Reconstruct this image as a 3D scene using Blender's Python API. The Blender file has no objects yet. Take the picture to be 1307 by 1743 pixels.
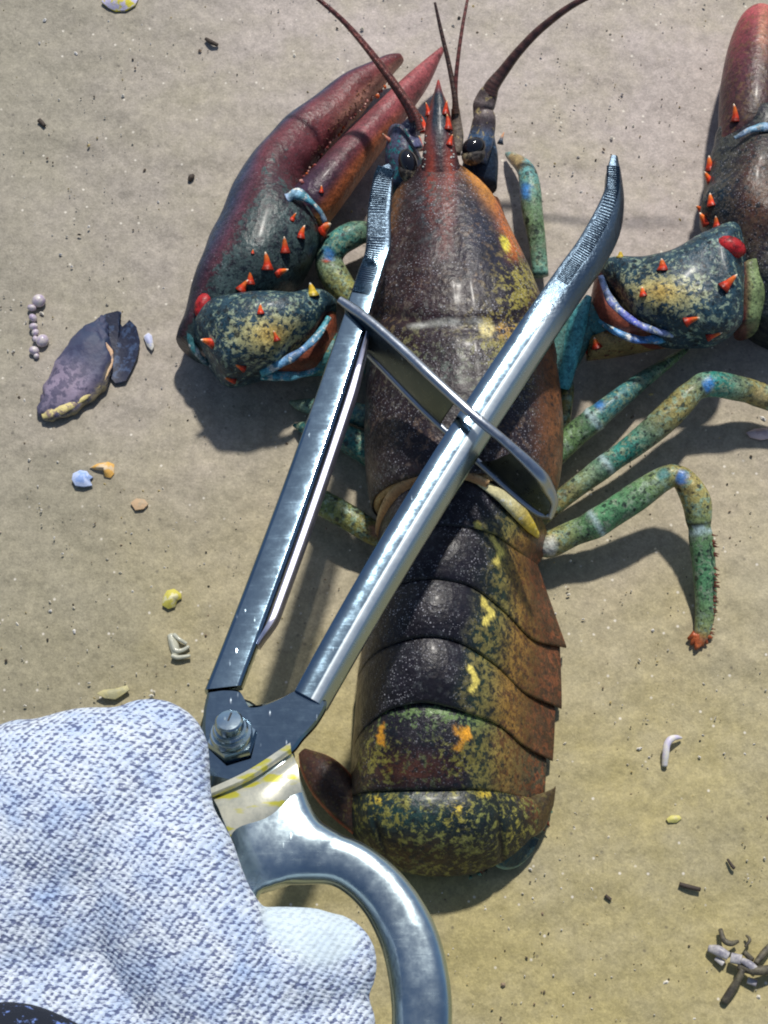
import bpy, math, random
import numpy as np
from mathutils import Vector, Matrix, noise
from mathutils.bvhtree import BVHTree

random.seed(7)
SC = bpy.context.scene
COL = SC.collection

# ------------------------------------------------------------------ camera, sky, sun, exposure
TILT = math.radians(20.0)
VFOV = math.radians(34.0)
DIST = 0.57
cam_d = bpy.data.cameras.new('camera')
cam = bpy.data.objects.new('camera', cam_d)
COL.objects.link(cam)
CAM = Vector((0, -DIST * math.sin(TILT), DIST * math.cos(TILT)))
cam.location = CAM
cam.rotation_euler = (TILT, 0, 0)
cam_d.sensor_fit = 'VERTICAL'
cam_d.angle = VFOV
cam_d.clip_start = 0.01
cam_d.clip_end = 200
SC.camera = cam

SUN_ELEV = math.radians(55)
SUN_DIR = Vector((0.10, 0.49, 0)).normalized() * math.cos(SUN_ELEV) + Vector((0, 0, math.sin(SUN_ELEV)))  # towards the sun
world = bpy.data.worlds.new('World')
SC.world = world
world.use_nodes = True
wn = world.node_tree
sky = wn.nodes.new('ShaderNodeTexSky')
sky.sky_type = 'NISHITA'
sky.sun_disc = False
sky.sun_elevation = SUN_ELEV
sky.sun_rotation = math.atan2(SUN_DIR.x, SUN_DIR.y)
sky.air_density = 1.0
sky.dust_density = 1.0
sky.ozone_density = 1.6
wn.links.new(sky.outputs[0], wn.nodes['Background'].inputs[0])
wn.nodes['Background'].inputs[1].default_value = 0.068

sun_d = bpy.data.lights.new('sun', 'SUN')
sun_d.energy = 3.0
sun_d.angle = math.radians(3.0)
sun_d.color = (1.0, 0.955, 0.88)
sun = bpy.data.objects.new('sun', sun_d)
COL.objects.link(sun)
sun.rotation_euler = SUN_DIR.to_track_quat('Z', 'Y').to_euler()
sun.location = (0, 0, 3)

SC.view_settings.view_transform = 'Standard'
SC.view_settings.look = 'None'
SC.view_settings.exposure = 0.3
SC.view_settings.gamma = 1.0
SC.cycles.filter_width = 2.0

# ------------------------------------------------------------------ helpers
W_, H_ = 1307.0, 1743.0
TANV = math.tan(VFOV / 2)
CR = Vector((1, 0, 0))
CU = Vector((0, math.cos(TILT), math.sin(TILT)))
CF = Vector((0, math.sin(TILT), -math.cos(TILT)))

def ray(px, py):
    return CF + CR * ((px - W_ / 2) / (H_ / 2) * TANV) + CU * ((H_ / 2 - py) / (H_ / 2) * TANV)

def P(px, py, z=0.0):
    """point at height z (mm) seen at photograph position px, py"""
    d = ray(px, py)
    t = (z * 0.001 - CAM.z) / d.z
    return CAM + d * t

def proj(v):
    d = v - CAM
    w = d.dot(CF)
    return (W_ / 2 + d.dot(CR) / w / TANV * H_ / 2, H_ / 2 - d.dot(CU) / w / TANV * H_ / 2)

def S(v):
    """metres per photograph pixel at point v"""
    return (v - CAM).dot(CF) * TANV * 2 / H_

def lin(r, g, b, k=1.0):
    f = lambda c: (c / 255 / 12.92) if c / 255 <= 0.04045 else ((c / 255 + 0.055) / 1.055) ** 2.4
    return np.array((f(r) * k, f(g) * k, f(b) * k))

def smooth(a, b, x):
    t = min(1.0, max(0.0, (x - a) / (b - a)))
    return t * t * (3 - 2 * t)

def catmull(pts, n):
    """resample rows of numbers to n rows"""
    p = np.array(pts, float)
    if len(p) == 2:
        return np.array([p[0] + (p[1] - p[0]) * t for t in np.linspace(0, 1, n)])
    m = len(p) - 1
    out = []
    for q in np.linspace(0, m, n):
        i = min(int(q), m - 1)
        t = q - i
        p1, p2 = p[i], p[i + 1]
        p0 = p[i - 1] if i > 0 else 2 * p1 - p2
        p3 = p[i + 2] if i + 2 <= m else 2 * p2 - p1
        out.append(0.5 * (2 * p1 + (p2 - p0) * t + (2 * p0 - 5 * p1 + 4 * p2 - p3) * t * t + (3 * p1 - p0 - 3 * p2 + p3) * t ** 3))
    return np.array(out)

K0 = (np.array((.3, .3, .3)), np.array((.3, .3, .3)), (0, 0, 0))

class MB:
    """collects shapes and their pigment, then links them as ONE mesh object"""
    def __init__(self):
        self.v, self.f, self.a, self.b, self.m = [], [], [], [], []
        self.dz = 0.0
    def vert(self, p, k=K0):
        self.v.append(tuple(p)); self.a.append(k[0]); self.b.append(k[1]); self.m.append(k[2])
        return len(self.v) - 1
    def grid(self, rows, cf=None, close=False, cap0=False, cap1=False):
        nr, nc = len(rows), len(rows[0])
        base = len(self.v)
        for i, r in enumerate(rows):
            for j, p in enumerate(r):
                k = K0
                if cf:
                    px, py = proj(p)
                    k = cf(i / (nr - 1), j / (nc if close else nc - 1), px, py)
                self.vert(p, k)
        for i in range(nr - 1):
            for j in range(nc if close else nc - 1):
                j2 = (j + 1) % nc
                a, b = base + i * nc + j, base + i * nc + j2
                self.f.append((a, b, b + nc, a + nc))
        for do, i in ((cap0, 0), (cap1, nr - 1)):
            if do:
                c = sum((Vector(p) for p in rows[i]), Vector()) / nc
                k = K0
                if cf:
                    px, py = proj(c)
                    k = cf(i / (nr - 1), 0.25, px, py)
                q = self.vert(c, k)
                for j in range(nc):
                    a, b = base + i * nc + j, base + i * nc + (j + 1) % nc
                    self.f.append((b, a, q) if i == 0 else (a, b, q))
    def tube(self, path, n=14, seg=0, cf=None, flat=1.0, world=False, cap=True, bump=None):
        """path rows (px, py, z mm, r px)"""
        st = catmull(path, seg or len(path) * 6)
        pts, rad = [], []
        for q in st:
            if world:
                pts.append(Vector(q[:3])); rad.append(max(q[3], 1e-5))
            else:
                p = P(q[0], q[1], q[2] + self.dz); pts.append(p); rad.append(max(q[3], 0.3) * S(p))
        rows = []
        side = None
        for i, p in enumerate(pts):
            t = (pts[min(i + 1, len(pts) - 1)] - pts[max(i - 1, 0)]).normalized()
            if side is None:
                side = t.cross(Vector((0, 0, 1)))
                if side.length < 0.05:
                    side = Vector((1, 0, 0))
            side = (side - t * side.dot(t)).normalized()
            up = side.cross(t)
            r = rad[i]
            if bump:
                r *= bump(i / (len(pts) - 1))
            rows.append([p + side * (math.cos(a) * r) + up * (math.sin(a) * r * flat)
                         for a in (2 * math.pi * j / n for j in range(n))])
        self.grid(rows, cf, True, cap, cap)
        return pts
    def loft(self, st, n=36, seg=40, cf=None, e=2.0, edit=None):
        """rows (Lx, Ly, Rx, Ry, zc, ht, hb): cross sections between two edges"""
        rows = []
        N = catmull(st, seg)
        for i, q in enumerate(N):
            L, R = P(q[0], q[1], q[4] + self.dz), P(q[2], q[3], q[4] + self.dz)
            C, Wv = (L + R) / 2, (R - L) / 2
            row = []
            for j in range(n):
                a = 2 * math.pi * j / n
                c, s = math.cos(a), math.sin(a)
                cx = math.copysign(abs(c) ** (2 / e), c)
                sz = math.copysign(abs(s) ** (2 / e), s)
                h = (q[5] if s > 0 else q[6]) * 0.001
                p = C - Wv * cx + Vector((0, 0, h * sz))
                if edit:
                    p = edit(i / (seg - 1), a, p)
                row.append(p)
            rows.append(row)
        self.grid(rows, cf, True, True, True)
    lump = staticmethod(lambda amp: (lambda u, a, p: p + Vector((noise.noise(p * 75), noise.noise(p * 75 + Vector((9, 0, 0))), 1.1 * noise.noise(p * 60 + Vector((0, 7, 0))))) * amp * smooth(0, 0.12, u) * smooth(1, 0.85, u)))
    def ball(self, c, r, cf=None, n=12, axis=Vector((0, 0, 1)), stretch=1.0):
        ax = axis.normalized()
        q = Vector((0, 0, 1)).rotation_difference(ax)
        rows = []
        for i in range(n // 2 + 1):
            th = math.pi * i / (n // 2)
            th = min(max(th, 0.02), math.pi - 0.02)
            rows.append([c + q @ Vector((math.sin(th) * math.cos(a) * r, math.sin(th) * math.sin(a) * r, math.cos(th) * r * stretch))
                         for a in (2 * math.pi * j / n for j in range(n))])
        self.grid(rows, cf, True)
    def prism(self, outline, z0, z1, bev=0.0):
        """outline of world xy points extruded between heights (m); top edge chamfered"""
        c = sum((Vector((p[0], p[1], 0)) for p in outline), Vector()) / len(outline)
        def ring(z, k):
            return [Vector((p[0], p[1], z)) for p in outline] if k == 0 else \
                   [Vector((p[0], p[1], z)) + (c - Vector((p[0], p[1], 0))).normalized() * k for p in outline]
        rows = [ring(z0, 0), ring(z1 - bev, 0), ring(z1, bev)] if bev else [ring(z0, 0), ring(z1, 0)]
        base = len(self.v)
        self.grid(rows, None, True)
        n = len(outline)
        self.f.append(tuple(base + (len(rows) - 1) * n + j for j in range(n)))
        self.f.append(tuple(base + j for j in reversed(range(n))))
    def build(self, name, mat, parent=None, sharp=None, smooth_=True, flip=False):
        me = bpy.data.meshes.new(name)
        me.from_pydata(self.v, [], self.f)
        for nm, arr in (('A', self.a), ('B', self.b), ('M', self.m)):
            at = me.attributes.new(nm, 'FLOAT_COLOR', 'POINT')
            d = np.ones((len(self.v), 4), np.float32)
            d[:, :3] = np.array([tuple(x) for x in arr], np.float32)
            at.data.foreach_set('color', d.ravel())
        me.update()
        import bmesh
        bm = bmesh.new(); bm.from_mesh(me)
        bmesh.ops.recalc_face_normals(bm, faces=bm.faces)
        bm.to_mesh(me); bm.free()
        if smooth_:
            me.polygons.foreach_set('use_smooth', [True] * len(me.polygons))
            if sharp:
                me.set_sharp_from_angle(angle=math.radians(sharp))
        me.materials.append(mat)
        o = bpy.data.objects.new(name, me)
        COL.objects.link(o)
        if parent:
            o.parent = parent
            o.matrix_parent_inverse = Matrix.Translation(-parent.location)
        return o

def tag(o, label=None, cat=None, group=None, kind=None):
    if label: o['label'] = label
    if cat: o['category'] = cat
    if group: o['group'] = group
    if kind: o['kind'] = kind
    return o

def empty(name, loc):
    o = bpy.data.objects.new(name, None)
    o.empty_display_size = 0.01
    o.location = loc
    COL.objects.link(o)
    return o

# ------------------------------------------------------------------ node helpers
class NT:
    def __init__(self, name):
        self.mat = bpy.data.materials.new(name)
        self.mat.use_nodes = True
        self.t = self.mat.node_tree
        self.bsdf = self.t.nodes['Principled BSDF']
        self.tc = self.t.nodes.new('ShaderNodeTexCoord')
    def n(self, kind, **kw):
        x = self.t.nodes.new(kind)
        for k, v in kw.items():
            setattr(x, k, v)
        return x
    def put(self, sock, v):
        if v is None: return
        if hasattr(v, 'is_linked') or isinstance(v, bpy.types.NodeSocket):
            self.t.links.new(v, sock)
        else:
            if sock.type == 'RGBA' and len(v) == 3: v = (*v, 1)
            sock.default_value = v
    def obj(self): return self.tc.outputs['Object']
    def mapping(self, scale=(1, 1, 1), rot=(0, 0, 0), src=None):
        m = self.n('ShaderNodeMapping')
        self.put(m.inputs[0], src or self.obj())
        m.inputs['Scale'].default_value = scale
        m.inputs['Rotation'].default_value = rot
        return m.outputs[0]
    def noise(self, scale, detail=4, rough=0.55, vec=None, dist=0.0, col=False):
        x = self.n('ShaderNodeTexNoise')
        self.put(x.inputs['Vector'], vec or self.obj())
        x.inputs['Scale'].default_value = scale
        x.inputs['Detail'].default_value = detail
        x.inputs['Roughness'].default_value = rough
        x.inputs['Distortion'].default_value = dist
        return x.outputs['Color' if col else 'Fac']
    def voro(self, scale, vec=None, feat='F1'):
        x = self.n('ShaderNodeTexVoronoi', feature=feat)
        self.put(x.inputs['Vector'], vec or self.obj())
        x.inputs['Scale'].default_value = scale
        return x.outputs
    def math(self, op, a, b=None, c=None, clamp=False):
        x = self.n('ShaderNodeMath', operation=op)
        x.use_clamp = clamp
        for i, v in enumerate((a, b, c)):
            if v is not None: self.put(x.inputs[i], v)
        return x.outputs[0]
    def rng(self, v, a, b, c=0.0, d=1.0, sm=False):
        x = self.n('ShaderNodeMapRange')
        if sm: x.interpolation_type = 'SMOOTHSTEP'
        self.put(x.inputs[0], v)
        for i, q in enumerate((a, b, c, d)): x.inputs[i + 1].default_value = q
        return x.outputs[0]
    def mix(self, f, a, b, mode='MIX'):
        x = self.n('ShaderNodeMix', data_type='RGBA', blend_type=mode)
        self.put(x.inputs[0], f); self.put(x.inputs[6], a); self.put(x.inputs[7], b)
        return x.outputs[2]
    def attr(self, name):
        x = self.n('ShaderNodeAttribute', attribute_name=name)
        return x.outputs
    def sep(self, c):
        x = self.n('ShaderNodeSeparateColor')
        self.put(x.inputs[0], c)
        return x.outputs
    def bump(self, h, strength=0.3, dist=0.001, prev=None):
        x = self.n('ShaderNodeBump')
        x.inputs['Strength'].default_value = strength
        x.inputs['Distance'].default_value = dist
        self.put(x.inputs['Height'], h)
        if prev is not None: self.put(x.inputs['Normal'], prev)
        return x.outputs[0]
    def out(self, **kw):
        for k, v in kw.items():
            nm = {'color': 'Base Color', 'rough': 'Roughness', 'metal': 'Metallic', 'normal': 'Normal', 'spec': 'Specular IOR Level',
                  'coat': 'Coat Weight', 'coatr': 'Coat Roughness', 'sss': 'Subsurface Weight', 'sheen': 'Sheen Weight'}[k]
            self.put(self.bsdf.inputs[nm], v)
        return self.mat

# ------------------------------------------------------------------ materials
def shell_material():
    t = NT('lobster_shell')
    A, B = t.attr('A')['Color'], t.attr('B')['Color']
    M = t.sep(t.attr('M')['Color'])
    n1 = t.rng(t.noise(430, 6, 0.68, dist=0.4), 0.3, 0.7)
    fac = t.math('MULTIPLY_ADD', t.math('ADD', n1, t.math('MULTIPLY_ADD', M[0], 1.25, -1.12)), 6.0, 0.4, clamp=True)
    col = t.mix(fac, A, B)
    var = t.rng(t.noise(160, 4), 0.3, 0.7, 0.65, 1.35)
    vv = t.n('ShaderNodeCombineColor')
    for i in range(3): t.put(vv.inputs[i], var)
    col = t.mix(1.0, col, vv.outputs[0], 'MULTIPLY')
    wv = t.n('ShaderNodeVectorMath', operation='MULTIPLY_ADD')
    t.put(wv.inputs[0], t.noise(700, 3, 0.6, col=True)); wv.inputs[1].default_value = (0.0016, 0.0016, 0.0016); t.put(wv.inputs[2], t.obj())
    for sc_, lo, hi in ((330, 0.26, 0.38), (640, 0.22, 0.40)):
        vo = t.voro(sc_, wv.outputs[0])
        spot = t.rng(t.math('ADD', vo['Distance'], t.math('MULTIPLY', t.sep(vo['Color'])[0], 0.25)), lo, hi, 1, 0)
        col = t.mix(t.math('MULTIPLY', spot, M[1]), col, (0.008, 0.013, 0.018))
    # fine dark grain over everything, coarser smudges of teal-black
    clean = t.math('ADD', t.math('MINIMUM', M[2], 0.0), 1.0)
    gr = t.rng(t.noise(1500, 4, 0.75), 0.3, 0.7, 0.42, 1.4)
    gv = t.n('ShaderNodeCombineColor')
    for i in range(3): t.put(gv.inputs[i], gr)
    col = t.mix(t.math('MULTIPLY', clean, 0.85), col, gv.outputs[0], 'MULTIPLY')
    sm = t.rng(t.noise(520, 5, 0.75, dist=0.8), 0.50, 0.62)
    col = t.mix(t.math('MULTIPLY', t.math('MULTIPLY', sm, clean), t.math('MULTIPLY_ADD', M[1], 0.45, 0.28)), col, (0.009, 0.014, 0.020))
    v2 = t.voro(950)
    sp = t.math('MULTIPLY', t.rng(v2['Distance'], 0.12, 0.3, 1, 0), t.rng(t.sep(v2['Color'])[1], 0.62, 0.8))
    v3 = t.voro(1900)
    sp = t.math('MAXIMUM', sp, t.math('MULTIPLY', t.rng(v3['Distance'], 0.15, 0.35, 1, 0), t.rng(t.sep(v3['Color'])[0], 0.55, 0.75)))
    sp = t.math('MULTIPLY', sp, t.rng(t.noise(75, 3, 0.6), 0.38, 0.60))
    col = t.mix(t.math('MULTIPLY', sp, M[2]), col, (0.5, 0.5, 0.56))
    h = t.math('ADD', t.noise(900, 3, 0.6), t.math('MULTIPLY', t.voro(520)['Distance'], 0.7))
    nb = t.bump(h, 0.46, 0.00045)
    nb = t.bump(t.noise(110, 3), 0.05, 0.002, nb)
    rough = t.rng(t.noise(300, 4), 0.3, 0.7, 0.30, 0.52)
    return t.out(color=col, rough=rough, normal=nb, spec=0.30, coat=0.03, coatr=0.15)

def plain_attr(name, rough=0.4, bump=0.2, scale=600, coat=0.0):
    t = NT(name)
    A, B = t.attr('A')['Color'], t.attr('B')['Color']
    M = t.sep(t.attr('M')['Color'])
    n1 = t.rng(t.noise(scale, 5, 0.65), 0.3, 0.7)
    fac = t.math('MULTIPLY_ADD', t.math('ADD', n1, t.math('MULTIPLY_ADD', M[0], 1.25, -1.12)), 5.0, 0.4, clamp=True)
    return t.out(color=t.mix(fac, A, B), rough=rough, normal=t.bump(t.noise(scale * 1.5, 4), bump, 0.0006), coat=coat)

def sand_material():
    t = NT('wet_sand')
    c1, c2, c3 = tuple(lin(174, 163, 156)), tuple(lin(166, 154, 106)), tuple(lin(160, 152, 126))
    sx = t.n('ShaderNodeSeparateXYZ'); t.put(sx.inputs[0], t.obj())
    # olive towards the near side, pinkish on the far side, with a ragged transition
    edge = t.math('ADD', sx.outputs[1], t.math('MULTIPLY_ADD', t.noise(9, 5, 0.6), 0.22, -0.11))
    col = t.mix(t.rng(edge, -0.10, 0.10, 0, 1, True), c2, c1)
    col = t.mix(t.rng(t.noise(22, 5, 0.65), 0.42, 0.7, 0, 0.7), col, c3)
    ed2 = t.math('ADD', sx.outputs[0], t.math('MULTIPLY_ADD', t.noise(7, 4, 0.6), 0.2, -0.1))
    col = t.mix(t.rng(ed2, -0.15, 0.0, 0.8, 0.0, True), col, tuple(lin(141, 136, 118)))  # darker towards the left: light falloff put into the sand colour
    g = t.rng(t.noise(1500, 3, 0.7), 0.25, 0.75, 0.78, 1.22)
    cc = t.n('ShaderNodeCombineColor')
    for i in range(3): t.put(cc.inputs[i], g)
    col = t.mix(0.85, col, cc.outputs[0], 'MULTIPLY')
    g2 = t.rng(t.noise(260, 4, 0.65), 0.3, 0.7, 0.82, 1.16)
    cc2 = t.n('ShaderNodeCombineColor')
    for i in range(3): t.put(cc2.inputs[i], g2)
    col = t.mix(1.0, col, cc2.outputs[0], 'MULTIPLY')
    vg = t.voro(1250)
    g3 = t.rng(t.sep(vg['Color'])[0], 0, 1, 0.90, 1.10)
    cc3 = t.n('ShaderNodeCombineColor')
    for i in range(3): t.put(cc3.inputs[i], g3)
    col = t.mix(1.0, col, cc3.outputs[0], 'MULTIPLY')
    v = t.voro(420)
    r = t.sep(v['Color'])
    dk = t.math('MULTIPLY', t.rng(v['Distance'], 0.14, 0.3, 1, 0), t.rng(r[0], 0.94, 0.96))
    col = t.mix(t.math('MULTIPLY', dk, 0.5), col, (0.05, 0.045, 0.04))
    wt = t.math('MULTIPLY', t.rng(v['Distance'], 0.12, 0.25, 1, 0), t.rng(r[1], 0.92, 0.94))
    col = t.mix(t.math('MULTIPLY', wt, 0.8), col, (0.75, 0.7, 0.6))
    nb = t.bump(t.noise(1300, 3, 0.7), 0.22, 0.0005)
    nb = t.bump(t.noise(330, 4, 0.6), 0.26, 0.0012, nb)
    nb = t.bump(t.noise(70, 3, 0.5), 0.4, 0.003, nb)
    return t.out(color=col, rough=0.62, normal=nb, spec=0.35)

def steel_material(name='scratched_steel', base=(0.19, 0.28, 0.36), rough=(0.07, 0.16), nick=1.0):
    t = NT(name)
    M = t.sep(t.attr('M')['Color'])          # r = toothed gripping end
    sc = t.noise(90, 6, 0.75, t.mapping((1, 14, 3), (0, 0, math.radians(-25))))
    r0 = t.rng(t.noise(260, 5, 0.7), 0.35, 0.75, rough[0], rough[1])
    r1 = t.math('MULTIPLY_ADD', t.rng(sc, 0.52, 0.75), 0.06, r0)
    rr = t.math('MULTIPLY_ADD', M[1], 0.34, t.math('MULTIPLY_ADD', M[0], 0.26, r1))
    # nicks and dried spatter
    mp = t.mapping((1.0, 0.32, 1.0), (0, 0, math.radians(-40)))
    v = t.voro(520, mp)
    nk = t.math('MULTIPLY', t.rng(v['Distance'], 0.06, 0.2, 0.8, 0), t.rng(t.sep(v['Color'])[0], 0.70, 0.95))
    nk = t.math('MULTIPLY', nk, t.rng(t.noise(70, 4, 0.65), 0.47, 0.58))
    col = t.mix(t.rng(t.noise(45, 4, 0.6), 0.35, 0.7), base, tuple(x * 0.78 for x in base))
    col = t.mix(t.math('MULTIPLY', M[0], 0.55), col, (0.075, 0.095, 0.13))
    col = t.mix(M[1], col, (0.66, 0.72, 0.74))  # bevel's bright reflection painted in as a paler base colour
    col = t.mix(t.math('MULTIPLY', nk, nick), col, (0.6, 0.64, 0.68))
    nb = t.bump(nk, 0.2, 0.0004)
    nb = t.bump(t.noise(700, 3, 0.6), 0.03, 0.0003, nb)
    nb = t.bump(t.noise(38, 2, 0.5), 0.05, 0.0020, nb)
    gb = t.math('MULTIPLY', t.noise(420, 4, 0.7), M[0])
    nb = t.bump(gb, 0.45, 0.0010, nb)
    return t.out(color=col, metal=t.math('MULTIPLY_ADD', nk, -0.5, 1.0), rough=t.math('ADD', rr, t.math('MULTIPLY', nk, 0.3)), normal=nb)

def glove_material():
    t = NT('knitted_glove')
    rot = math.radians(33)
    mp = t.mapping((1, 1, 1), (math.radians(-12), math.radians(10), rot))
    warp = t.n('ShaderNodeVectorMath', operation='MULTIPLY_ADD')
    t.put(warp.inputs[0], t.noise(60, 2, 0.5, mp, col=True)); warp.inputs[1].default_value = (0.003, 0.003, 0.003); t.put(warp.inputs[2], mp)
    w = t.n('ShaderNodeTexWave', wave_type='BANDS', bands_direction='X')
    t.put(w.inputs[0], warp.outputs[0]); w.inputs['Scale'].default_value = 190; w.inputs['Distortion'].default_value = 1.0
    w.inputs['Detail'].default_value = 2; w.inputs['Detail Scale'].default_value = 2.0
    w2 = t.n('ShaderNodeTexWave', wave_type='BANDS', bands_direction='Y')
    t.put(w2.inputs[0], warp.outputs[0]); w2.inputs['Scale'].default_value = 260; w2.inputs['Distortion'].default_value = 3.0
    w2.inputs['Detail'].default_value = 2
    knit = t.math('ADD', t.math('MULTIPLY', w.outputs['Fac'], 0.65), t.math('MULTIPLY', w2.outputs['Fac'], 0.35))
    mp2 = t.mapping((1.0, 3.2, 1.0), (0, 0, math.radians(-14)))
    fl = t.noise(380, 3, 0.75, mp2)
    fleck = t.rng(t.math('ADD', fl, t.math('MULTIPLY_ADD', knit, -0.20, 0.10)), 0.505, 0.585)
    white, blue, navy = tuple(lin(216, 226, 238)), tuple(lin(176, 198, 232)), tuple(lin(40, 54, 112))
    col = t.mix(t.rng(t.noise(120, 4, 0.6), 0.40, 0.75), white, blue)
    col = t.mix(t.math('MULTIPLY', fleck, 0.8), col, navy)
    # smooth pale coating on the fingertip
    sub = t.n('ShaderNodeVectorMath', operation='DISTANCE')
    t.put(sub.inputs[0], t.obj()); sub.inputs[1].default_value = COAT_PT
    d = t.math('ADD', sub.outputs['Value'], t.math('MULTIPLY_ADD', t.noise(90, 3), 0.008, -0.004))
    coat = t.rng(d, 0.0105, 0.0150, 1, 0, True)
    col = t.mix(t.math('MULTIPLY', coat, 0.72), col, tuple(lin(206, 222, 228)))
    hh = t.math('MULTIPLY', t.math('ADD', knit, t.math('MULTIPLY', fl, 0.8)), t.math('SUBTRACT', 1.0, t.math('MULTIPLY', coat, 0.6)))
    nb = t.bump(hh, 0.42, 0.0011)
    return t.out(color=col, rough=0.85, normal=nb, spec=0.2, sheen=0.15)

def simple(name, rgb, rough=0.5, rgb2=None, scale=400, metal=0.0, bump=0.2, coat=0.0, thr=(0.4, 0.62)):
    t = NT(name)
    col = tuple(rgb)
    if rgb2 is not None:
        col = t.mix(t.rng(t.noise(scale, 5, 0.65), *thr), tuple(rgb), tuple(rgb2))
    return t.out(color=col, rough=rough, metal=metal, normal=t.bump(t.noise(scale * 2, 4), bump, 0.0005), coat=coat)

COAT_PT = tuple(P(525, 1572, 108))
M_SHELL = shell_material()
M_SAND = sand_material()
M_STEEL = steel_material()
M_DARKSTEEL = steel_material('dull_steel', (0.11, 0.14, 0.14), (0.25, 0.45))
M_SATIN = steel_material('satin_steel', (0.60, 0.60, 0.74), (0.36, 0.5), 0.3)  # lilac tint: the strip's reflection put into its base colour
M_CAST = steel_material('cast_aluminium', (0.50, 0.61, 0.65), (0.16, 0.30), 0.5)
M_BAR = steel_material('bar_steel', (0.46, 0.50, 0.55), (0.22, 0.38), 1.0)
M_GLOVE = glove_material()

# ------------------------------------------------------------------ sand: one sheet, fine in the middle, reaching the horizon
def build_sand():
    fine = list(np.linspace(-0.30, 0.30, 241))
    far = [0.36, 0.5, 0.8, 1.5, 3, 8, 20, 60]
    ax = [-x for x in reversed(far)] + fine + far
    mb = MB()
    rows = []
    for y in ax:
        row = []
        for x in ax:
            v = Vector((x, y, 0))
            k = smooth(0.34, 0.29, max(abs(x), abs(y)))
            z = (noise.noise(v * 22) * 0.0022 + noise.noise(Vector((x * 60, y * 110, 3))) * 0.0008 + noise.noise(v * 220) * 0.0004) * k
            row.append(Vector((x, y, z)))
        rows.append(row)
    mb.grid(rows)
    o = mb.build('sand', M_SAND)
    tag(o, kind='structure')
build_sand()

# ------------------------------------------------------------------ lobster
def blob(px, py, cx, cy, rx, ry, ang=0.0):
    a = math.radians(ang)
    dx, dy = px - cx, py - cy
    u, v = dx * math.cos(a) + dy * math.sin(a), -dx * math.sin(a) + dy * math.cos(a)
    return math.exp(-(u / rx) ** 2 - (v / ry) ** 2)

def segd(px, py, ax, ay, bx, by):
    vx, vy = bx - ax, by - ay
    t = max(0, min(1, ((px - ax) * vx + (py - ay) * vy) / (vx * vx + vy * vy)))
    return math.hypot(px - ax - vx * t, py - ay - vy * t), t

def mx(a, b, f):
    f = max(0.0, min(1.0, f))
    return a * (1 - f) + b * f

BLACK = lin(30, 28, 36)
PLUM = lin(64, 46, 46)
NAVY = lin(36, 52, 74)
TEAL = lin(36, 118, 124)
AQUA = lin(84, 184, 194)
SKYB = lin(140, 190, 236)
OLIVE = lin(128, 122, 66)
TAN = lin(186, 168, 116)
YELL = lin(226, 196, 66)
ORNG = lin(196, 106, 44)
BRWN = lin(136, 82, 50)
RED = lin(226, 66, 34)
MARO = lin(122, 58, 62)
PINK = lin(176, 98, 100)
WHIT = lin(220, 222, 214)
DGRN = lin(40, 62, 50)

body = MB()

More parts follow.
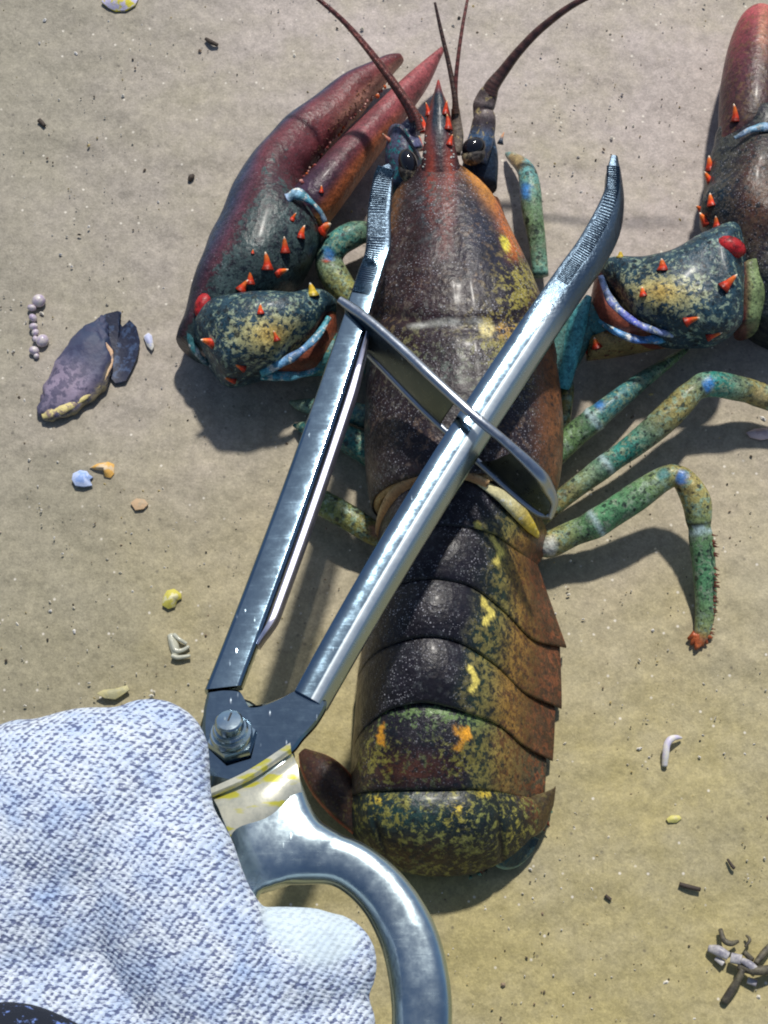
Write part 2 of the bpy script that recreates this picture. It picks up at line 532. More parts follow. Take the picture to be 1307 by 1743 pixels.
# --- carapace
CARA = [  # cx, y of the back line, z top, half width, z of the widest point
    (749, 262, 42, 30, 24), (752, 278, 43, 66, 22), (757, 300, 44.5, 92, 20), (765, 350, 47, 113, 19), (776, 420, 50, 138, 19), (787, 500, 52, 156, 19),
    (795, 600, 53, 166, 19), (797, 700, 53, 167, 19), (796, 765, 52, 161, 19), (793, 800, 50.5, 153, 19), (792, 808, 47.5, 147, 19)]
def cara_col(u, v, px, py):
    A = mx(lin(26, 28, 36), lin(66, 42, 42), 0.25 + 0.5 * blob(px, py, 700, 420, 110, 160))
    q_ = 0.5 + 0.5 * noise.noise(Vector((px * .013, py * .013, 3)))
    B = mx(lin(58, 74, 84), lin(112, 80, 54), q_)
    m, s, k = 0.40, 0.45, 0.9
    A = mx(A, NAVY, 0.55 * blob(px, py, 835, 380, 60, 110))
    # twin rust streaks running back from the rostrum
    for x0, x1, y1 in ((733, 735, 380), (768, 757, 430)):
        d, t = segd(px, py, x0, 270, x1, y1)
        f = math.exp(-(d / 12) ** 2) * (1 - 0.75 * t)
        A = mx(A, lin(150, 66, 48), f * 0.9)
        # orange cheek ridge
    d, t = segd(px, py, 806, 288, 850, 345)
    A = mx(A, lin(226, 152, 66), math.exp(-(d / 17) ** 2)); B = mx(B, lin(190, 120, 60), math.exp(-(d / 17) ** 2))
    d, t = segd(px, py, 850, 345, 878, 430)
    A = mx(A, lin(206, 116, 54), math.exp(-(d / 13) ** 2)); B = mx(B, lin(170, 90, 50), math.exp(-(d / 13) ** 2))
    d, t = segd(px, py, 676, 312, 662, 385)
    A = mx(A, lin(170, 120, 72), math.exp(-(d / 10) ** 2) * 0.8)
    f = smooth(0.35, 0.6, blob(px, py, 860, 415, 8, 16, -12))
    A = mx(A, lin(250, 236, 90), f); B = mx(B, lin(250, 236, 90), f)
    # mottled shoulder
    f = max(blob(px, py, 890, 485, 46, 80, 15), blob(px, py, 858, 590, 62, 66), 0.9 * blob(px, py, 905, 560, 34, 66), 0.6 * blob(px, py, 700, 600, 50, 40))
    B = mx(B, lin(160, 150, 78), f * 1.3); m = max(m, 0.62 * f); s = max(s, 0.9 * f)
    B = mx(B, lin(190, 140, 60), 0.9 * blob(px, py, 855, 562, 26, 14))
    f = blob(px, py, 750, 630, 95, 70)
    B = mx(B, lin(70, 92, 90), f * 0.7); m = max(m, 0.4 * f)
    # brown right flank, darker left flank
    edge = 944 + 0.045 * (py - 600) - (py - 640) ** 2 * 0.00016
    f = smooth(-46, 8, px - edge + 10) * smooth(470, 560, py)
    A = mx(A, mx(BRWN, lin(120, 88, 58), 0.4), f); B = mx(B, lin(84, 58, 40), f); s = max(s, 0.65 * f); k *= 1 - f
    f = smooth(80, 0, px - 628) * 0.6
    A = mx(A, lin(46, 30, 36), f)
    # cervical groove's highlight painted white, then the cream rear hem
    for q in ((695, 558, 745, 549), (745, 549, 795, 544), (795, 544, 822, 548)):
        d, t = segd(px, py, *q)
        f = math.exp(-(d / 3.2) ** 2) * (0.6 + 0.4 * noise.noise(Vector((px * .08, py * .08, 0))))
        A = mx(A, WHIT, f * 1.0); B = mx(B, WHIT, f); s *= 1 - f
    f = smooth(0.2, 0.5, blob(px, py, 828, 560, 10, 14)) * 0.7
    A = mx(A, lin(238, 222, 150), f * 1.6); B = mx(B, lin(238, 222, 150), f * 1.6)
    if u > 0.975:
        A = mx(A, lin(176, 140, 92), smooth(0.975, 0.99, u)); B = mx(B, lin(190, 160, 110), smooth(0.975, 0.99, u)); k = 0.1
    return A, B, (m, s, k)
def build_carapace():
    N = catmull(CARA, 120)
    rows = []
    nc = 96
    for i, q in enumerate(N):
        mid = P(q[0], q[1], q[2])
        sc_ = S(P(q[0], q[1], q[4]))
        row = []
        for j in range(nc + 1):
            a = math.radians(-32 + 244 * j / nc)
            c, s = math.cos(a), math.sin(a)
            rz = (q[2] - q[4]) * 0.001
            x = mid.x - math.copysign(abs(c) ** 0.86, c) * q[3] * sc_ * (1 if s > 0 else 1 - 0.25 * s * s)
            z = q[4] * 0.001 + rz * math.copysign(abs(s) ** 0.9, s)
            y = mid.y
            # cervical groove: crosses the back, swings forward on the flanks
            s1 = max(0.0, s)
            gpy = 552 - 95 * (1 - s1) ** 0.8
            d = (q[1] - gpy) / 11
            inw = 0.0016 * math.exp(-d * d) * smooth(0.1, 0.45, s1)
            d2 = abs(x - mid.x) / sc_ / 7
            inw += 0.0005 * math.exp(-d2 * d2) * smooth(300, 420, q[1])
            if q[1] > 552:
                inw += 0.0006 * smooth(0, 14, q[1] - gpy) * smooth(700, 560, q[1])
            z -= inw * s1; x += inw * c
            v = Vector((x, y, z))
            v += Vector((0, 0, 1)) * (noise.noise(v * 260) * 0.00012 + noise.noise(v * 90) * 0.0005)
            row.append(v)
        rows.append(row)
    body.grid(rows, cara_col)
    # hem: the lip round the rear opening, and the wall behind it
    q = N[-1]
    base = rows[-1]
    cen = sum(base, Vector()) / len(base)
    hem = []
    for k_, (off, sh) in enumerate(((0.0000, 0.0), (-0.0012, 0.03), (-0.0012, 0.07), (0.004, 0.10), (0.02, 0.16))):
        hem.append([p + (cen - p) * sh + Vector((0, off, 0)) for p in base])
    body.grid(hem, lambda u, v, px, py: (lin(178, 148, 104), lin(206, 180, 130), (0.4, 0, 0)) if u < 0.6 else (lin(70, 50, 40), lin(60, 40, 36), (0.3, 0, 0)))
    # front closure below the rostrum
    f0 = rows[0]
    c0 = sum(f0, Vector()) / len(f0)
    body.grid([f0, [p + (c0 - p) * 0.5 + Vector((0, 0.003, 0)) for p in f0], [p + (c0 - p) * 0.97 + Vector((0, 0.004, 0)) for p in f0]],
              lambda u, v, px, py: (NAVY, TEAL, (0.3, 0.2, 0)))
    # belly
    body.loft([(680, 330, 850, 340, 10, 6, 6), (660, 560, 920, 560, 10, 8, 7), (655, 760, 935, 770, 10, 8, 7), (670, 900, 910, 905, 10, 8, 7)], 20, 12,
              lambda u, v, px, py: (BRWN * 0.6, BLACK, (0.4, 0, 0)))
build_carapace()

# --- rostrum
def ros_col(u, v, px, py):
    c = 750 + (745 - 750) * u
    d = abs(px - c) / max(4, 30 * (1 - u) + 6)
    A = mx(lin(40, 54, 68), lin(122, 62, 54), smooth(0.45, 0.8, d))
    A = mx(A, lin(150, 54, 48), smooth(0.75, 0.97, u))
    A = mx(A, mx(lin(40, 36, 42), lin(140, 62, 46), math.exp(-((d - 0.55) / 0.3) ** 2)), smooth(0.5, 0.2, u))
    return A, mx(A, AQUA, 0.3), (0.2, 0.0, 0.6 * (1 - u))
body.loft([(706, 400, 806, 400, 34, 5, 5), (712, 320, 792, 320, 38.5, 5, 5), (720, 255, 776, 255, 42, 4.2, 4), (724, 215, 770, 215, 42.5, 4, 3.5), (730, 185, 764, 185, 43, 3.5, 3),
           (738, 160, 754, 160, 43.5, 2.5, 2), (744, 138, 748, 138, 44, 0.8, 0.8)], 28, 34, ros_col)
# --- cheeks below the eyes
body.loft([(660, 225, 700, 235, 30, 7, 7), (655, 270, 720, 280, 28, 8, 8), (662, 330, 730, 330, 26, 9, 9)], 20, 14,
          lambda u, v, px, py: (mx(lin(96, 92, 116), NAVY, u), TEAL, (0.4, 0.5, 0)))
body.loft([(796, 240, 842, 234, 27, 5, 6), (788, 275, 848, 272, 23, 6, 7), (780, 320, 846, 320, 19, 6, 7)], 20, 14,
          lambda u, v, px, py: (mx(lin(52, 74, 96), mx(NAVY, BLACK, 0.5), u), mx(SKYB, NAVY, 0.3), (0.45 * (1 - u), 0.5, 0)))

# --- abdomen: rims from head to tail, each row left to right (px, py, z)
RIMS = [
    [(640, 905, 8), (655, 860, 24), (690, 815, 40), (760, 790, 47), (830, 800, 45), (890, 850, 32), (925, 900, 20), (935, 930, 9)],
    [(640, 985, 6), (642, 945, 22), (668, 912, 36), (720, 895, 44), (780, 892, 46), (838, 905, 42), (882, 935, 30), (915, 962, 12)],
    [(622, 1085, 5), (625, 1048, 20), (650, 1008, 36), (700, 986, 44), (750, 983, 46), (806, 997, 43), (861, 1040, 34), (908, 1086, 20), (964, 1100, 7)],
    [(607, 1178, 5), (612, 1145, 18), (640, 1108, 34), (690, 1086, 43), (740, 1080, 45), (790, 1094, 42), (845, 1130, 34), (893, 1176, 20), (956, 1204, 6)],
    [(598, 1288, 5), (605, 1262, 16), (624, 1234, 27), (660, 1206, 37), (713, 1193, 41), (756, 1198, 41), (800, 1212, 38), (850, 1232, 30), (893, 1268, 18), (941, 1293, 6)],
    [(590, 1365, 4), (600, 1353, 16), (622, 1345, 26), (680, 1342, 31.5), (740, 1342, 32), (800, 1341, 31), (842, 1345, 25), (882, 1354, 16), (926, 1362, 6)],
]
def seg_rows(i, nc=130, nu=36):
    A = catmull(RIMS[i - 1], nc); B = catmull(RIMS[i], nc)
    rows = []
    for k in range(nu + 1):
        u = k / nu
        row = []
        for j in range(nc):
            v = j / (nc - 1)
            e = math.sin(math.pi * v) ** 0.5
            q = A[j] * (1 - u) + B[j] * u
            z = q[2] + (-3.2 * (1 - u) ** 3 + 3.0 * math.sin(math.pi * u) ** 0.8 * (0.6 if i > 1 else 0.3)) * e
            py = q[1] - 16 * (1 - u) ** 2 * e
            px = q[0] - 11 * (1 - u) ** 1.2 * smooth(0.82, 1.0, v) * (1 if i > 2 else 0)
            row.append(P(px, py, max(z, 2.5)))
        rows.append(row)
    # turn the hem under
    last = rows[-1]
    rows.append([p + Vector((0, -0.0004, -0.0009)) for p in last])
    rows.append([p + Vector((0, 0.0016, -0.0026)) for p in last])
    return rows
def abd_col(i):
    sx, sy = {1: (820, 905), 2: (850, 930), 3: (833, 1035), 4: (810, 1150), 5: (785, 1250)}[i]
    def f(u, v, px, py):
        A, B, m, s, k = BLACK * 1.1, lin(58, 60, 64), 0.35, 0.0, 1.0
        v0 = 0.645 - 0.015 * i
        w = smooth(v0, v0 + 0.12, v + 0.05 * noise.noise(Vector((px * 0.02, py * 0.02, i))))
        B = mx(B, mx(OLIVE * 0.8, TAN, 0.12), w); m = mx(np.float64(m), 0.55, w); s = 0.75 * w; k = 1 - w
        A = mx(A, DGRN, w * 0.7)
        w2 = smooth(v0 + 0.12, v0 + 0.24, v)
        A = mx(A, lin(104, 70, 42), w2); B = mx(B, mx(lin(156, 118, 58), lin(84, 60, 42), smooth(0.8, 0.95, v)), w2); s = mx(np.float64(s), 0.35, smooth(0.8, 0.95, v))
        w3 = smooth(0.86, 0.97, v)
        A = mx(A, lin(122, 74, 48), w3)
        w4 = smooth(0.2, 0.05, v)
        A = mx(A, lin(60, 36, 30), w4); B = mx(B, lin(84, 52, 40), w4); k *= 1 - w4
        if i == 5:
            B = mx(mx(lin(60, 76, 66), lin(150, 140, 60), 0.8 * max(blob(px, py, 640, 1290, 60, 60), blob(px, py, 800, 1290, 70, 60))), B, w * 0.6); k *= 0.35
            m = max(m, 0.58 * max(blob(px, py, 800, 1285, 80, 60), blob(px, py, 640, 1290, 60, 60))); s = max(s, 0.75)
            t = blob(px, py, 745, 1215, 130, 22)
            B = mx(B, lin(120, 150, 90), t); m = max(m, 0.6 * t)
            r = blob(px, py, 700, 1310, 70, 26)
            A = mx(A, lin(92, 56, 44), r * 0.8)
            w5 = smooth(0.25, 0.45, u) * smooth(0.34, 0.22, v)
            A = mx(A, lin(84, 70, 50), w5 * 0.6)
        # yellow lightning mark
        d, t = segd(px, py, sx - 12, sy - 14, sx + 4, sy + 10)
        d2, t2 = segd(px, py, sx + 4, sy + 10, sx - 8, sy + 26)
        g = smooth(6.5, 2.5, min(d, d2) + 5 * noise.noise(Vector((px * .09, py * .09, 1))))
        if i == 5:
            nn = 0.5 * noise.noise(Vector((px * .12, py * .12, 4)))
            g = max(g * 0.6, smooth(0.35, 0.6, blob(px, py, 792, 1250, 12, 16) + nn), smooth(0.35, 0.6, blob(px, py, 648, 1252, 7, 20) + nn))
        yc = lin(232, 214, 110) if i < 5 else lin(226, 160, 50)
        A = mx(A, yc, g * 1.2); B = mx(B, yc, g * 1.2); s *= 1 - g
        # pale hem line
        h = smooth(0.955, 0.985, u) * smooth(0.12, 0.25, v) * smooth(0.95, 0.8, v)
        hc = mx(lin(120, 122, 116), lin(176, 176, 120), w)
        A = mx(A, hc, h * 0.7); B = mx(B, hc, h * 0.8); k *= 1 - h
        return A, B, (m, s, k)
    return f
for i in range(5, 0, -1):
    body.grid(seg_rows(i), abd_col(i))

# --- telson and tail fan curled under
BOT = [(588, 1385, 6), (603, 1425, 9), (645, 1466, 12), (705, 1488, 13), (770, 1491, 13), (822, 1482, 13), (872, 1456, 12), (912, 1415, 10), (934, 1368, 6)]
def tail_rows(nc=110, nu=36):
    A = catmull(RIMS[5], nc); B = catmull(BOT, nc)
    rows = []
    for k in range(nu + 1):
        u = k / nu
        row = []
        for j in range(nc):
            v = j / (nc - 1)
            w = u
            py = A[j][1] * (1 - w) + B[j][1] * w - 10 * (1 - u) ** 4
            px = A[j][0] * (1 - w) + B[j][0] * w
            z = A[j][2] * (1 - u ** 2.3) + B[j][2] * u ** 2.3 - 2.6 * (1 - u) ** 6 + 1.2 * math.sin(math.pi * u)
            # seams between telson and the side blades
            for vs in (0.27, 0.73):
                z -= 1.7 * math.exp(-((v - vs - 0.05 * (u - 0.5) * (1 if vs < .5 else -1)) / 0.012) ** 2) * smooth(0.25, 0.6, u)
            row.append(P(px, py, max(z, 2)))
        rows.append(row)
    return rows
def tail_col(u, v, px, py):
    A = mx(lin(30, 40, 38), lin(36, 62, 62), blob(px, py, 690, 1385, 80, 40))
    B = mx(lin(160, 146, 62), lin(70, 112, 84), 0.35 + 0.3 * noise.noise(Vector((px * .02, py * .02, 5))))
    m = 0.43
    A = mx(A, lin(92, 64, 36), 0.8 * blob(px, py, 690, 1455, 90, 30)); 
    A = mx(A, BRWN, 0.7 * smooth(0.82, 0.95, v)); A = mx(A, lin(44, 40, 34), 0.8 * smooth(0.12, 0.02, v))
    g = max(blob(px, py, 780, 1375, 14, 8), blob(px, py, 645, 1362, 12, 6), blob(px, py, 825, 1352, 14, 6))
    B = mx(B, YELL, g); m = max(m, 0.75 * g)
    for vs in (0.27, 0.73):
        q = math.exp(-((v - vs - 0.05 * (u - 0.5) * (1 if vs < .5 else -1)) / 0.010) ** 2) * smooth(0.25, 0.6, u)
        A = mx(A, BLACK * 0.6, q); B = mx(B, BLACK, q)
    rr_ = 0.5 + 0.5 * math.sin(v * 150)
    A = mx(A, A * 0.6, rr_ * smooth(0.45, 0.9, u)); B = mx(B, B * 0.65, rr_ * smooth(0.45, 0.9, u))
    if u < 0.03: return lin(22, 24, 22), lin(22, 24, 22), (0, 0, 0)
    return A, B, (m, 0.9, 0.15)
body.grid(tail_rows(), tail_col)
body.loft([(602, 1350, 900, 1350, 6, 8, 4), (610, 1400, 890, 1400, 5, 6, 3), (660, 1450, 840, 1450, 5, 5, 3)], 16, 8, lambda u, v, px, py: (BLACK, BRWN, (0.3, 0, 0)))
def blade(st, c1, c2, rim=None, s=0.4):
    def f(u, v, px, py):
        A = mx(c1, c2, u)
        if rim is not None: A = mx(A, rim, smooth(0.90, 1.0, abs(math.cos(2 * math.pi * v))))
        return A, mx(A, OLIVE, 0.35), (0.35, s, 0.1)
    body.loft(st, 24, 22, f)
blade([(508, 1284, 520, 1274, 8, 1.5, 1.5), (512, 1312, 562, 1288, 10, 4, 3), (530, 1350, 592, 1312, 11, 5, 4), (562, 1388, 612, 1345, 11, 5, 4), (600, 1420, 630, 1385, 9, 4, 4)],
      lin(70, 44, 34), lin(60, 44, 36), lin(190, 90, 60))
blade([(880, 1350, 868, 1400, 10, 4, 4), (912, 1352, 898, 1425, 9, 3, 3), (935, 1345, 925, 1412, 7, 2, 2), (946, 1338, 942, 1372, 5, 0.8, 0.8)], lin(96, 80, 46), lin(66, 50, 34), lin(120, 110, 80))
blade([(850, 1395, 822, 1450, 10, 4, 4), (884, 1412, 850, 1478, 7, 3, 3), (905, 1422, 880, 1476, 4, 1.5, 1.5), (918, 1428, 905, 1455, 3, 0.7, 0.7)], lin(44, 84, 84), lin(40, 56, 56), lin(130, 170, 150))
for q in range(26):   # ragged fringe of the fan
    x, y = random.uniform(800, 944), 0
    y = 1490 - (max(0, x - 800) / 144) ** 1.5 * 110 + random.uniform(-8, 4)
    body.tube([(x, y, 5, 4), (x + random.uniform(-6, 8), y + random.uniform(3, 11), 4, 0.6)], 5, 3,
              lambda u, v, px, py, c=random.choice((lin(110, 150, 130), lin(130, 60, 44), lin(50, 60, 50))): (c, c, (0, 0, 0)))

# --- claws
body.dz = -6.0
def propodus_col(u, v, px, py):
    # v: 0 = outer edge ... 0.5 inner edge along the top
    w = (1 - math.cos(2 * math.pi * v)) / 2
    A = mx(lin(38, 62, 92), lin(112, 56, 62), smooth(0.10, 0.40, w))
    A = mx(A, lin(26, 36, 46), smooth(0.62, 0.35, u) * smooth(0.25, 0.5, w))
    A = mx(A, lin(40, 36, 40), 0.7 * smooth(0.35, 0.1, u) * smooth(0.5, 0.2, w))
    A = mx(A, lin(126, 70, 62), 0.6 * smooth(0.55, 0.7, u) * smooth(0.25, 0.8, w))
    m = 0.5 * smooth(0.66, 0.3, u) * smooth(0.25, 0.45, w) + 0.12
    B = mx(TEAL * 0.55, lin(96, 70, 60), 0.4)
    f = smooth(0.62, 0.68, u) * smooth(0.70, 0.95, w)
    A = mx(A, lin(196, 150, 130), f * 0.8)
    A = mx(A, lin(214, 70, 40), smooth(0.955, 0.99, u)); B = mx(B, A, smooth(0.9, 0.95, u))
    return A, B, (m, 0.5 * smooth(0.6, 0.3, u), 0.25)
def dact_col(u, v, px, py):
    w = (1 - math.cos(2 * math.pi * v)) / 2
    A = mx(lin(80, 44, 54), lin(160, 84, 86), smooth(0.25, 0.75, u))
    A = mx(A, lin(54, 50, 76), 0.6 * smooth(0.42, 0.1, u) * smooth(0.95, 0.6, w))
    A = mx(A, lin(198, 112, 66), 0.85 * smooth(0.72, 0.92, w) * smooth(0.72, 0.5, u))
    A = mx(A, lin(120, 130, 60), 0.5 * smooth(0.72, 0.92, w) * smooth(0.2, 0.0, u))
    return A, mx(A, PLUM, 0.4), (0.35, 0.15 * (1 - u), 0.1)
PROP_L = [(300, 580, 350, 612, 17, 8, 8), (306, 562, 392, 575, 19, 13, 12), (319, 520, 444, 528, 21, 16, 15), (336, 465, 496, 492, 23, 18, 16), (360, 405, 532, 445, 23, 18, 16), (388, 345, 548, 395, 22, 17, 15),
          (424, 283, 512, 338, 21, 15, 14), (478, 218, 545, 272, 20, 12, 12), (540, 166, 588, 222, 19, 10, 10), (600, 128, 628, 172, 18, 8, 8), (645, 105, 660, 132, 17, 5.5, 5.5), (676, 96, 683, 108, 17, 3, 3), (684, 97, 687, 103, 17, 1, 1)]
body.loft(PROP_L, 44, 80, propodus_col, 2.3, MB.lump(0.0012))
DACT_L = [(480, 350, 548, 396, 24, 9, 8), (496, 332, 560, 376, 25, 11, 9), (532, 295, 588, 338, 25, 11, 9), (572, 252, 624, 288, 24, 10, 8), (626, 198, 664, 234, 23, 8.5, 7), (682, 143, 698, 188, 22, 7, 6), (722, 106, 730, 142, 21, 4.5, 4), (751, 80, 755, 88, 21, 1, 1)]
body.loft(DACT_L, 32, 54, dact_col, 2.2)
PROP_R = [(1262, 548, 1350, 590, 20, 10, 10), (1248, 500, 1390, 520, 23, 15, 14), (1222, 430, 1418, 450, 25, 18, 15), (1188, 372, 1432, 385, 25, 19, 16), (1200, 322, 1438, 310, 24, 19, 16), (1214, 262, 1430, 240, 23, 18, 15), (1226, 222, 1418, 180, 22, 16, 14),
          (1330, 160, 1412, 120, 20, 12, 11), (1345, 90, 1405, 60, 19, 9, 9), (1350, 20, 1392, 5, 18, 6, 6), (1362, -30, 1378, -35, 18, 2, 2)]
def propr_col(u, v, px, py):
    A = mx(lin(24, 36, 50), lin(92, 56, 38), blob(px, py, 1290, 320, 40, 90))
    B = mx(TEAL * 0.4, lin(104, 62, 32), 0.35 + 0.4 * blob(px, py, 1290, 340, 50, 90))
    A = mx(A, lin(26, 50, 62), 0.7 * blob(px, py, 1225, 330, 30, 90))
    return A, B, (0.55, 0.9, 0.5)
body.loft(PROP_R, 44, 70, propr_col, 2.3, MB.lump(0.0028))
DACT_R = [(1212, 262, 1330, 258, 25, 10, 9), (1222, 225, 1330, 222, 26, 13, 10), (1226, 150, 1336, 150, 26, 13, 10), (1238, 85, 1332, 82, 25, 12, 9), (1256, 38, 1318, 36, 24, 9, 8), (1276, 20, 1304, 20, 24, 5, 5), (1288, 15, 1294, 15, 24, 1, 1)]
def dactr_col(u, v, px, py):
    A = mx(lin(92, 50, 58), lin(184, 84, 90), smooth(0.3, 0.75, u))
    A = mx(A, lin(70, 60, 54), 0.85 * max(blob(px, py, 1285, 190, 38, 50), 0.7 * blob(px, py, 1305, 120, 22, 60)))
    A = mx(A, lin(232, 170, 130), 0.6 * blob(px, py, 1300, 50, 8, 40))
    return A, mx(A, lin(120, 100, 60), 0.4), (0.4, 0.5 * (1 - u), 0.1)
body.loft(DACT_R, 36, 50, dactr_col, 2.2)

def carpus_col(cx, cy, rx, ry):
    def f(u, v, px, py):
        A = lin(42, 70, 84); B = mx(AQUA * 0.7, TAN, 0.45)
        g = blob(px, py, cx, cy, rx, ry)
        B = mx(B, lin(200, 186, 120), g); B = mx(B, lin(210, 170, 80), 0.7 * blob(px, py, cx, cy - 4, rx * 0.3, ry * 0.4))
        m = 0.36 + 0.34 * g
        return A, B, (m, 0.85, 0.25)
    return f
body.loft([(330, 572, 356, 618, 22, 8, 10), (338, 545, 374, 642, 25, 12, 14), (368, 526, 398, 648, 27, 15, 16), (420, 512, 446, 636, 28, 16, 16), (480, 506, 492, 610, 28, 15, 15), (530, 504, 534, 574, 27, 12, 12), (560, 506, 560, 545, 26, 8, 8), (573, 514, 572, 526, 25, 3, 3)],
          40, 50, carpus_col(460, 572, 75, 40), 2.7, MB.lump(0.0022))
body.loft([(1020, 454, 1026, 474, 27, 4, 4), (1046, 444, 1062, 520, 29, 9, 10), (1098, 441, 1108, 560, 30, 12, 14), (1146, 430, 1150, 576, 31, 14, 15), (1190, 410, 1194, 582, 31, 15, 15), (1226, 392, 1230, 574, 31, 15, 15), (1252, 400, 1252, 560, 29, 11, 12), (1270, 432, 1266, 520, 27, 5, 6)],
          40, 50, carpus_col(1125, 500, 75, 36), 2.7, MB.lump(0.0022))
# joint cups under the wrists and their blue rims
def cup(st, col):
    body.loft(st, 24, 30, lambda u, v, px, py: (mx(col, lin(180, 100, 70), 0.4 * abs(math.sin(u * 3))), BRWN, (0.3, 0.1, 0)))
def rimtube(path, c1, c2, n=10):
    nz = lambda px, py: smooth(-0.2, 0.3, noise.noise(Vector((px * .07, py * .07, 11))))
    body.tube(path, n, 40, lambda u, v, px, py: (mx(mx(c1, c2, abs(2 * u - 1)), TEAL * 0.6, 0.55 * nz(px, py)), WHIT, (0.38, 0.5, -0.2)), 0.62,
              bump=lambda u: 1 + 0.35 * noise.noise(Vector((u * 6, path[0][0] * .37, 1))))
cup([(548, 538, 572, 530, 20, 7, 6), (532, 575, 572, 578, 20, 9, 7), (505, 602, 548, 622, 20, 9, 7), (470, 618, 500, 640, 20, 8, 7), (440, 626, 448, 640, 20, 5, 5)], lin(128, 70, 52))
rimtube([(560, 540, 33, 5), (538, 574, 34, 7), (505, 603, 34, 8), (470, 622, 32, 9), (445, 632, 29, 10)], lin(130, 160, 220), AQUA)
rimtube([(560, 612, 20, 8), (520, 634, 21, 9), (480, 640, 23, 10), (444, 638, 24, 9)], lin(120, 190, 216), AQUA)
cup([(1012, 470, 1030, 476, 22, 6, 6), (1006, 530, 1050, 528, 22, 9, 8), (1040, 575, 1092, 552, 22, 9, 8), (1100, 586, 1140, 564, 22, 8, 8), (1150, 582, 1160, 572, 22, 4, 4)], lin(120, 66, 60))
rimtube([(1022, 470, 35, 5), (1040, 512, 36, 7), (1075, 545, 36, 7), (1115, 563, 35, 6), (1145, 570, 32, 6)], lin(110, 120, 220), lin(190, 206, 240))
rimtube([(1010, 535, 24, 5), (1040, 560, 27, 6), (1080, 577, 28, 7), (1120, 577, 28, 9), (1142, 572, 28, 8)], lin(100, 140, 220), AQUA)
body.loft([(1000, 565, 1000, 612, 15, 6, 6), (1030, 570, 1040, 604, 17, 8, 8), (1080, 580, 1085, 596, 18, 6, 6), (1130, 578, 1135, 588, 18, 4, 4)], 16, 16, lambda u, v, px, py: (lin(178, 150, 96), lin(120, 60, 40), (0.35, 0.2, 0)))
# upper arms from the wrists to the body
limb_col = lambda u, v, px, py: (mx(lin(60, 128, 130), lin(90, 120, 110), u), OLIVE, (0.3, 0.5, 0.1))
body.tube([(500, 618, 18, 26), (560, 605, 18, 34), (620, 600, 16, 36), (700, 620, 14, 34)], 20, 20, limb_col)
body.tube([(1040, 560, 19, 30), (1000, 545, 20, 32), (975, 570, 18, 34), (940, 620, 14, 36), (880, 640, 13, 34)], 20, 24, limb_col)
body.tube([(1002, 505, 26, 6), (985, 545, 25, 15), (970, 600, 20, 17), (955, 660, 14, 16)], 16, 20, lambda u, v, px, py: (lin(92, 176, 182), lin(60, 130, 140), (0.4, 0.1, 0.1)))
# wrist ends inside the palms
body.loft([(318, 570, 352, 600, 18, 6, 8), (330, 590, 372, 612, 18, 6, 8), (350, 615, 380, 636, 19, 6, 8)], 16, 12, lambda u, v, px, py: (lin(70, 50, 62), lin(90, 130, 140), (0.3, 0.2, 0)))
rimtube([(322, 552, 27, 4), (326, 585, 25, 6), (345, 612, 22, 5), (365, 625, 20, 4)], lin(70, 130, 136), lin(60, 80, 96))
body.loft([(1246, 470, 1290, 455, 30, 9, 8), (1250, 520, 1305, 505, 28, 9, 8), (1250, 565, 1290, 560, 24, 8, 8)], 18, 14, lambda u, v, px, py: (mx(lin(110, 62, 62), lin(140, 160, 110), smooth(1268, 1278, px)), OLIVE, (0.25, 0.6, 0)))
rimtube([(488, 338, 38, 9), (505, 330, 39, 10), (525, 340, 38, 6), (545, 360, 35, 5), (553, 378, 32, 5)], lin(90, 170, 190), lin(190, 214, 244))
rimtube([(1250, 235, 40, 4), (1275, 222, 42, 5), (1300, 216, 42, 7), (1325, 220, 41, 6)], lin(120, 170, 200), lin(200, 220, 250))

# --- walking legs
body.dz = 0.0
def leg_col(bands, base1=lin(40, 128, 126), base2=OLIVE, joints=(), foot=None):
    def f(u, v, px, py):
        A = mx(base1, base2, 0.5 + 0.5 * math.sin(u * bands))
        B = mx(lin(150, 150, 100), AQUA, 0.25)
        s, m = 0.8, 0.42
        for jx, jy, jr, jc, *ja in joints:
            g = (blob(px, py, jx, jy, jr * 0.55, 34, ja[0]) if ja else blob(px, py, jx, jy, jr, jr)) * 1.6
            g = smooth(0.35, 1.0, g + 0.55 * noise.noise(Vector((px * .11, py * .11, 7)))) * 0.85
            A = mx(A, jc, g); B = mx(B, jc, g * 0.8); s *= 1 - 0.7 * min(1, g)
        if foot is not None:
            g = smooth(0.9, 0.97, u)
            A = mx(A, foot, g); B = mx(B, foot, g); s *= 1 - g
        return A, B, (m, s, 0.15)
    return f
BL = lin(58, 126, 204)
LW = lin(196, 222, 226)
LEGG = lin(54, 140, 128)
def knob(js):
    return lambda u: 1 + sum(a * math.exp(-((u - c) / w) ** 2) for c, w, a in js)
body.tube([(900, 900, 7.2, 16), (945, 858, 8.6, 17), (1030, 793, 12.2, 18), (1080, 757, 14.4, 21), (1130, 715, 17.3, 24), (1182, 664, 19.4, 22), (1212, 654, 19.4, 22), (1250, 660, 17.3, 22), (1292, 672, 13.7, 20), (1380, 715, 7.2, 14), (1440, 750, 2.2, 5)],
          18, 90, leg_col(18, LEGG, lin(150, 140, 86), ((1033, 790, 12, LW, -38), (1205, 655, 12, BL), (1295, 675, 16, TAN), (1217, 690, 7, RED))), bump=knob(((0.19, .03, .12), (0.5, .02, -.12), (0.8, .02, .08))))
